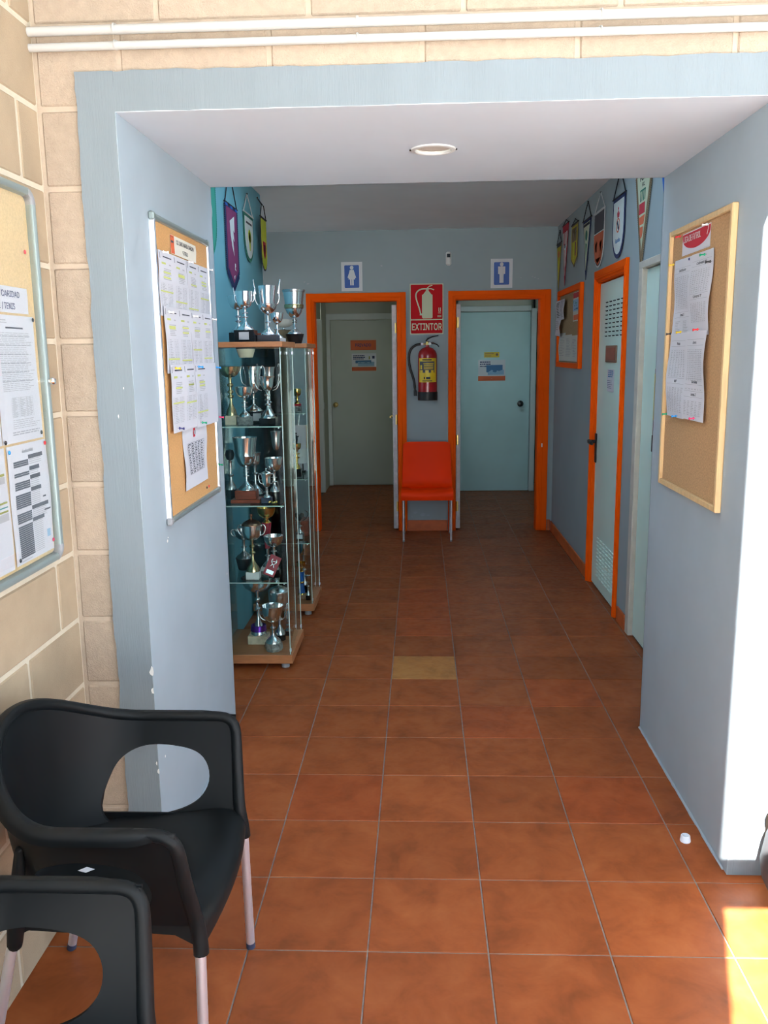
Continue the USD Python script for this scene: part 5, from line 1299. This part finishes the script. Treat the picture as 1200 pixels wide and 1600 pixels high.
def trophy(label, x, y, z, base=None, stem=None, bowl=None, handles=None, lid=None, column=None, plate=None, group=None, cat_='trophy', extra=()):
    """heights are above z. base = (kind, w, d, h, material); stem = (z0, z1, foot radius, material, knops); bowl = (z0, z1, radius, style, material); column = (z0, z1, r0, r1, material)"""
    group = ('trophies on top of the cabinets' if z > 1.6 else 'trophies inside the nearer cabinet' if y < 4.9 else 'trophies inside the farther cabinet')
    t = thing('trophy', label, cat_, (x, y, z), group)
    z = z + .0006
    P = lambda m: (m.apply_translation([x, y, z]), m)[1]
    if base:
        k, w, d, h, mt = base[:5]
        if k == 'box': b = part(t, 'base', P(bbox(-w / 2, w / 2, -d / 2, d / 2, 0, h, .002)), mt)
        elif k == 'two': b = part(t, 'base', P(cat([bbox(-w / 2, w / 2, -d / 2, d / 2, 0, h * .30, .003), bbox(-w * .37, w * .37, -d * .37, d * .37, h * .29, h, .003)])), mt)
        elif k == 'taper': b = part(t, 'base', P(lathe([(0, 0), (w * .34, 0), (w * .36, .004), (w * .49, h * .95), (w * .5, h), (0, h)], 28)), mt, smooth=40)
        elif k == 'oct': b = part(t, 'base', P(lathe([(0, 0), (w * .42, 0), (w * .5, h * .35), (w * .46, h), (0, h)], 8)), mt)
        else: b = part(t, 'base', P(lathe([(0, 0), (w / 2, 0), (w / 2, h * .8), (w * .48, h), (0, h)], 28)), mt, smooth=40)
        if plate: part(b, 'name_plate', P(box(-plate[0] / 2, plate[0] / 2, -d / 2 - .0012, -d / 2 + .0002, h * .18, h * .82)), plate[1])
    if column:
        a, b_, r0_, r1_, mt = column
        part(t, 'column', P(lathe([(0, a), (r0_, a), (r0_, a + .003), ((r0_ + r1_) * .42, (a + b_) / 2), (r1_, b_ - .003), (r1_, b_), (0, b_)], 24)), mt, smooth=40)
    if stem:
        a, b_, rf, mt = stem[:4]
        part(t, 'stem', P(lathe(stem_profile(a, b_, rf, stem[5] if len(stem) > 5 else .007, stem[4] if len(stem) > 4 else (.55, .75)), 26)), mt, smooth=45)
    bw = None
    if bowl:
        a, b_, rt, st, mt = bowl
        bw = part(t, 'bowl', P(lathe(bowl_profile(a, b_, rt, st), 32)), mt, smooth=45)
        if len(bowl) > 5: pass
    if handles:
        kind, mt = handles[:2]; a, b_, rt = bowl[0], bowl[1], bowl[2]; h = b_ - a
        for s in (-1, 1):
            if kind == 'ear': q = [(.80, .30), (1.12, .36), (1.36, .62), (1.34, .92), (1.12, 1.02), (.98, .90)]
            elif kind == 'scroll': q = [(.70, .10), (1.0, .18), (1.25, .5), (1.34, .95), (1.42, 1.15), (1.46, 1.02), (1.42, .82), (1.3, .84)]
            elif kind == 'wing': q = [(.95, .35), (1.10, .45), (1.18, .8), (1.30, 1.22), (1.22, 1.05), (1.06, .72)]
            else: q = [(.7, .05), (1.15, .15), (1.55, .55), (1.75, 1.0), (1.6, 1.15), (1.45, 1.0)]
            pts = spline([(s * u * rt, 0, a + v * h) for u, v in q], 22)
            part(bw, 'handle', P(tube(pts, max(.0022, rt * .06), 8)), mt, smooth=True)
    if lid:
        zl, rl, hl, mt = lid
        part(t, 'lid', P(lathe([(0, zl), (rl, zl), (rl, zl + .003), (rl * .8, zl + hl * .25), (rl * .35, zl + hl * .45), (rl * .1, zl + hl * .55), (rl * .08, zl + hl * .7), (rl * .17, zl + hl * .8), (rl * .15, zl + hl * .93), (0, zl + hl)], 26)), mt, smooth=45)
    for nm, m, mt in extra:
        part(t, nm, P(m), mt, smooth=40)
    return t
Z3, Z2, Z1, Z0 = SH[2], SH[1], SH[0], .076
# on top of the near cabinet
trophy('tall silver cup on a black base with name plate, on top of the nearer cabinet', -.868, 4.30, CT1, ('box', .100, .10, .058, 'black_gloss'), (.058, .165, .042, 'silver', (.6, .78)), (.165, .245, .042, 'cup', 'silver'), ('wing', 'silver'), plate=(.05, 'ink_light'))
trophy('wide silver cup with a bulbous stem behind the black plated one on the nearer cabinet', -.935, 4.45, CT1, ('box', .085, .085, .05, 'black_gloss'), (.05, .165, .040, 'silver_dark', (.5, .7)), (.165, .235, .050, 'bowl', 'silver_dark'))
trophy('tallest silver goblet, knobbed belly and dark purple base, on top of the nearer cabinet', -.765, 4.36, CT1, ('box', .100, .09, .034, 'cloth_grey'), (.034, .135, .038, 'silver', (.62,)), (.135, .275, .052, 'twostage', 'silver'), ('wing', 'silver'))
trophy('small shallow silver bowl cup half hidden behind the tallest goblet', -.742, 4.50, CT1, ('box', .075, .075, .02, 'marble_white'), (.02, .095, .032, 'silver', (.6,)), (.095, .150, .034, 'bowl', 'silver'))
single('wood_plinth', bbox(-.838, -.805, 4.40, 4.44, CT1 + .0005, CT1 + .045, .002), 'wood_red', 'little red wooden plinth standing between two silver cups on the nearer cabinet', 'plinth')
# on top of the far cabinet
trophy('large silver goblet with gold bands on a black base, on top of the farther cabinet', -.752, 5.20, CT1, ('taper', .112, .11, .056, 'black_gloss'), (.056, .150, .046, 'silver', (.75, .88)), (.150, .315, .066, 'goblet', 'silver'), extra=[('gold_band', lathe([(.0545, .205), (.0575, .208), (.0590, .226), (.0565, .230)], 32), 'pale_gold'), ('rim_band', lathe([(.0655, .300), (.0672, .303), (.0690, .314), (.0665, .316)], 32), 'silver_dark')])
trophy('pale dish on a grey pedestal behind the gold banded goblet on the farther cabinet', -.838, 5.33, CT1, ('box', .10, .08, .085, 'cloth_brown'), (.085, .10, .02, 'silver_dark', ()), (.10, .148, .062, 'bowl', 'paper_grey'))
# near cabinet, upper shelf
trophy('gold stemmed cup with a scalloped dull gold bowl, leftmost on the upper shelf', -.956, 4.29, Z3, ('box', .058, .06, .048, 'marble_cream'), (.048, .238, .028, 'pale_gold', (.5, .62, .8)), (.238, .292, .052, 'bowl', 'pale_gold'))
trophy('silver cup with a rounded bowl on a grey marble block on the upper shelf', -.884, 4.27, Z3, ('box', .070, .06, .042, 'marble_grey'), (.042, .135, .030, 'silver', (.55, .75)), (.135, .192, .044, 'bowl', 'silver'))
trophy('big silver goblet on a tapered black base in the middle of the upper shelf', -.870, 4.44, Z3, ('taper', .11, .11, .060, 'black_gloss'), (.060, .150, .046, 'silver', (.7,)), (.150, .290, .046, 'goblet', 'silver'), ('ear', 'silver'), extra=[('name_plate', box(.004, .046, -.0535, -.050, .012, .050), 'ink_light')])
trophy('silver handled cup with a rounded bowl, rightmost on the upper shelf', -.778, 4.34, Z3, ('box', .085, .07, .030, 'black_gloss'), (.030, .165, .040, 'silver', (.5, .68, .85)), (.165, .240, .040, 'tulip', 'silver'), ('big', 'silver'))
trophy('tall thin handled silver cup half hidden behind the rightmost one', -.800, 4.51, Z3, ('round', .06, .06, .03, 'black_gloss'), (.03, .17, .025, 'silver_dark', (.5,)), (.17, .285, .036, 'tulip', 'silver_dark'), ('big', 'silver_dark'))
# middle shelf
trophy('large silver goblet on a two stepped red wooden base on the middle shelf', -.898, 4.305, Z2, ('two', .150, .11, .064, 'wood_red'), (.064, .180, .042, 'silver', (.62, .78, .9)), (.180, .335, .063, 'goblet', 'silver'))
trophy('silver cup with a wide bell foot behind the large goblet on the middle shelf', -.880, 4.45, Z2, ('round', .09, .09, .02, 'black_gloss'), (.02, .165, .042, 'silver_dark', (.75,)), (.165, .24, .036, 'tulip', 'silver_dark'))
trophy('small lidded silver cup on a blue base on the middle shelf', -.790, 4.28, Z2, ('box', .052, .05, .028, 'cap_blue'), (.028, .075, .022, 'silver', (.6,)), (.075, .150, .028, 'tulip', 'silver'), ('ear', 'silver'), lid=(.150, .027, .03, 'silver'))
trophy('silver bowl cup on a slim stem and black base, right end of the middle shelf', -.762, 4.36, Z2, ('round', .05, .05, .045, 'black_gloss'), (.045, .150, .026, 'silver', (.5, .7)), (.150, .222, .046, 'bowl', 'silver'))
fig = lathe([(0, .20), (.018, .21), (.026, .235), (.018, .258), (0, .262)], 18)
trophy('grey trophy with a dark ball on top, at the left edge of middle shelf', -1.002, 4.41, Z2, ('oct', .06, .06, .05, 'black_gloss'), (.05, .20, .028, 'silver_dark', (.5,)), None, extra=[('ball', fig, 'black_matte')])
trophy('dark tall figure cup at the back right of the middle shelf', -.775, 4.52, Z2, ('round', .07, .07, .06, 'black_gloss'), (.06, .24, .028, 'black_gloss', (.4, .7)), (.24, .345, .028, 'tulip', 'silver_dark'))
single('gold_ornament', cat([tube(spline([(-.775, 4.24, Z2 + .006), (-.765, 4.245, Z2 + .012), (-.752, 4.235, Z2 + .006), (-.742, 4.245, Z2 + .010)], 12), .005, 8), trimesh.creation.icosphere(2, .008).apply_translation([-.737, 4.245, Z2 + .009])]), 'gold', 'little gold ornament lying at the front of the middle shelf', 'ornament', smooth=40)
# lower shelf
trophy('lidded silver cup with a round bowl on a white block, front of the lower shelf', -.875, 4.27, Z1, ('box', .070, .06, .040, 'marble_white'), (.040, .205, .036, 'pale_gold', (.42, .6, .8)), (.205, .285, .052, 'cup', 'silver'), ('ear', 'silver'), lid=(.285, .050, .06, 'copper'))
trophy('gold bowl on a dark red column at the back of the lower shelf', -.829, 4.45, Z1, ('box', .07, .07, .02, 'marble_white'), (.02, .12, .030, 'silver', (.6,)), (.285, .345, .050, 'bowl', 'gold'), column=(.12, .262, .014, .026, 'red_lacquer'), extra=[('neck', lathe([(0, .262), (.022, .262), (.010, .275), (.012, .286), (0, .286)], 20), 'gold')])
trophy('silver bowl cup at the right of the lower shelf, behind the red plaque', -.782, 4.38, Z1, ('box', .06, .05, .02, 'black_gloss'), (.02, .145, .026, 'silver', (.5, .8)), (.145, .205, .052, 'bowl', 'silver'))
trophy('squat silver cup on a flared black base at the back left of the lower shelf', -.960, 4.46, Z1, ('taper', .095, .095, .065, 'black_matte'), (.065, .165, .044, 'silver_dark', (.6,)), (.165, .22, .048, 'bowl', 'silver_dark'), ('ear', 'silver_dark'))
pq2 = thing('award_plaque', 'tilted dark red award plaque with silver figures leaning on the lower shelf', 'plaque', (-.773, 4.275, Z1))
a_ = math.radians(24)
ce = np.array([-.775, 4.275, Z1 + .066])
rot = trimesh.transformations.rotation_matrix(a_, [0, 1, 0]) @ trimesh.transformations.rotation_matrix(math.radians(-14), [1, 0, 0])
def PL(m):
    m = m.copy(); m.apply_transform(rot); m.apply_translation(ce); return m
part(pq2, 'board', PL(bbox(-.030, .030, -.005, .005, -.055, .055, .002)), 'red_lacquer')
part(pq2, 'figure', PL(cat([tube(spline([(-.010, -.0065, .036), (-.012, -.0065, .020), (-.004, -.0065, .012), (-.010, -.0065, -.006)], 10), .003, 6), tube(spline([(.008, -.0065, .038), (.014, -.0065, .022), (.006, -.0065, .010), (.012, -.0065, -.008)], 10), .003, 6), tube([(-.012, -.0065, .022), (.012, -.0065, .026)], .0022, 6), tube([(-.006, -.0065, .010), (.008, -.0065, .006)], .0022, 6)])), 'silver', smooth=True)
part(pq2, 'name_plate', PL(box(-.018, .020, -.0062, -.0048, -.044, -.024)), 'silver_dark')
pts_ = (ce + np.array([-.012, .02, .0]))
part(pq2, 'prop', tube([(-.812, 4.325, Z1 + .003), (-.798, 4.290, Z1 + .05)], .003, 6), 'black_matte')
# base of the near cabinet
trophy('wide silver bowl with a purple stem ring and cream block, bottom of the nearer cabinet', -.880, 4.375, Z0, ('box', .108, .085, .046, 'marble_cream'), (.046, .290, .042, 'silver', (.42, .58, .8)), (.285, .362, .082, 'bowl', 'silver'), extra=[('purple_ring', lathe([(.0405, .066), (.0435, .068), (.040, .098), (.036, .100)], 28), 'purple_metal')])
trophy('silver bowl with scrolled handles on a dark octagonal base, bottom of the nearer cabinet', -.779, 4.250, Z0, ('oct', .100, .10, .045, 'marble_grey'), (.045, .155, .042, 'silver', (.72,)), (.155, .245, .056, 'bowl', 'silver'), ('scroll', 'silver'))
trophy('lidded silver urn behind the scroll handled bowl, bottom of the nearer cabinet', -.772, 4.42, Z0, ('round', .06, .06, .03, 'black_gloss'), (.03, .175, .030, 'silver_dark', (.6,)), (.175, .275, .058, 'cup', 'silver_dark'), lid=(.275, .056, .06, 'silver_dark'))
trophy('small silver cup tucked at the back right, bottom of the nearer cabinet', -.735, 4.50, Z0, ('box', .05, .05, .025, 'black_gloss'), (.025, .08, .02, 'silver', (.6,)), (.08, .13, .026, 'cup', 'silver'))
# far cabinet
trophy('small gold cup on a red step and grey block, upper shelf of the farther cabinet', -.757, 5.24, Z3, ('box', .052, .05, .035, 'marble_grey'), (.050, .095, .018, 'gold', (.7,)), (.095, .140, .028, 'cup', 'gold'), extra=[('step', bbox(-.024, .024, -.022, .022, .0352, .050, .001), 'red_lacquer')])
trophy('tall gold cup topped by a figure, middle shelf of the farther cabinet', -.768, 5.22, Z2, ('box', .055, .055, .05, 'black_gloss'), (.05, .165, .022, 'gold', (.45, .6, .8), .009), (.165, .205, .030, 'cup', 'gold'), extra=[('figure', cat([tube([(0, 0, .20), (.004, 0, .235), (-.002, 0, .258)], .006, 8), tube([(-.014, 0, .225), (0, 0, .240), (.016, 0, .252)], .0035, 6), trimesh.creation.icosphere(2, .007).apply_translation([-.002, 0, .267])]), 'black_gloss')])
wp = thing('award_plate', 'white commemorative plate on a stand behind the gold figure cup', 'plate', (-.757, 5.40, Z2))
dm = lathe([(0, 0), (.030, 0), (.046, .004), (.048, .007), (.030, .004), (0, .004)], 32); dm.apply_transform(trimesh.transformations.rotation_matrix(math.radians(78), [1, 0, 0])); dm.apply_translation([-.757, 5.40, Z2 + .105])
part(wp, 'plate', dm, 'marble_white', smooth=40)
part(wp, 'stand', cat([box(-.775, -.739, 5.385, 5.42, Z2 + .0005, Z2 + .012), tube([(-.757, 5.415, Z2 + .01), (-.757, 5.405, Z2 + .09)], .004, 6)]), 'black_matte')
cf = thing('certificate', 'white and tan certificate standing at the back of the farther cabinet', 'certificate', (-.755, 5.455, Z2))
part(cf, 'sheet', bbox(-.810, -.722, 5.452, 5.456, Z2 + .001, Z2 + .30, .0008), 'paper')
part(cf, 'tan_strip', box(-.736, -.722, 5.4505, 5.452, Z2 + .15, Z2 + .30), 'cork_pale')
single('book', bbox(-.80, -.722, 5.16, 5.36, Z1 + .285, Z1 + .30, .002) if False else bbox(-.80, -.720, 5.30, 5.45, Z1 + .0005, Z1 + .10, .003), 'wood_red', 'red brown wooden block at the back of the lower shelf of the farther cabinet', 'wood block')
hrt = extrude(sg.Polygon([(0, -.03), (.03, .004), (.026, .022), (.012, .026), (0, .014), (-.012, .026), (-.026, .022), (-.03, .004)]), .008)
hrt.apply_transform(np.array([[1, 0, 0, 0], [0, 0, -1, 0], [0, 1, 0, .145], [0, 0, 0, 1.0]]))
trophy('silver heart shaped cup with ear handles, lower shelf of the farther cabinet', -.762, 5.22, Z1, ('box', .050, .045, .042, 'silver_dark'), (.042, .115, .020, 'silver', (.6,)), None, plate=(.036, 'laminate'), extra=[('heart', hrt, 'silver'), ('handle', tube(spline([(.02, 0, .12), (.045, 0, .14), (.05, 0, .175), (.035, 0, .185)], 14), .003, 6), 'silver'), ('handle', tube(spline([(-.02, 0, .12), (-.045, 0, .14), (-.05, 0, .175), (-.035, 0, .185)], 14), .003, 6), 'silver')])
trophy('gold topped trophy with bright blue tapered columns, bottom of the farther cabinet', -.762, 5.22, Z0, ('box', .056, .05, .028, 'marble_brown'), None, (.196, .238, .030, 'cup', 'gold'), extra=[('foot', lathe([(0, .028), (.024, .028), (.022, .036), (0, .036)], 20), 'gold'), ('lower_column', lathe([(0, .036), (.021, .036), (.013, .100), (0, .100)], 22), 'blue_lacquer'), ('collar', lathe([(0, .100), (.016, .100), (.018, .106), (.016, .112), (0, .112)], 20), 'gold'), ('upper_column', lathe([(0, .112), (.013, .112), (.019, .176), (0, .176)], 22), 'blue_lacquer'), ('neck', lathe([(0, .176), (.018, .176), (.008, .186), (.009, .197), (0, .197)], 18), 'gold')])
trophy('silver bowl behind the blue columned trophy, bottom of the farther cabinet', -.762, 5.36, Z0, ('box', .055, .05, .05, 'black_gloss'), (.05, .25, .024, 'silver_dark', (.5, .7)), (.25, .335, .036, 'cup', 'silver'))
trophy('small crystal like silver cup right of the blue columned trophy', -.716, 5.18, Z0, ('box', .028, .028, .03, 'black_gloss'), (.03, .115, .013, 'silver', (.7,), .004), (.115, .160, .020, 'bowl', 'silver'))

# ================================================================== unseen ceiling lamps placed to light the washrooms
for (x, y, w, d, c, s) in ((-.25, 8.6, .25, .9, (.95, 1.0, .70), 6.0), (.75, 8.7, .5, .6, (.66, .94, 1.0), 5.0)):
    z_ = 2.20 if x < 0 else 2.28
    lt_ = thing('ceiling_panel', 'unseen washroom ceiling light, %s' % ('left room' if x < 0 else 'right room'), 'lamp', (x, y, z_))
    M['panel_%d' % (x > 0)] = usdkit.material(stage, '/World/Looks/panel_%d' % (x > 0), {'e': ('emission', {'color': c, 'strength': s})}, [], surface='e.emission')
    part(lt_, 'diffuser', box(x - w / 2, x + w / 2, y - d / 2, y + d / 2, z_, z_ + .008), 'panel_%d' % (x > 0))
    part(lt_, 'frame', cat([box(x - w / 2 - .012, x + w / 2 + .012, y - d / 2 - .012, y - d / 2, z_ - .002, z_ + .019), box(x - w / 2 - .012, x + w / 2 + .012, y + d / 2, y + d / 2 + .012, z_ - .002, z_ + .019), box(x - w / 2 - .012, x - w / 2, y - d / 2, y + d / 2, z_ - .002, z_ + .019), box(x + w / 2, x + w / 2 + .012, y - d / 2, y + d / 2, z_ - .002, z_ + .019)]), 'plastic_white')
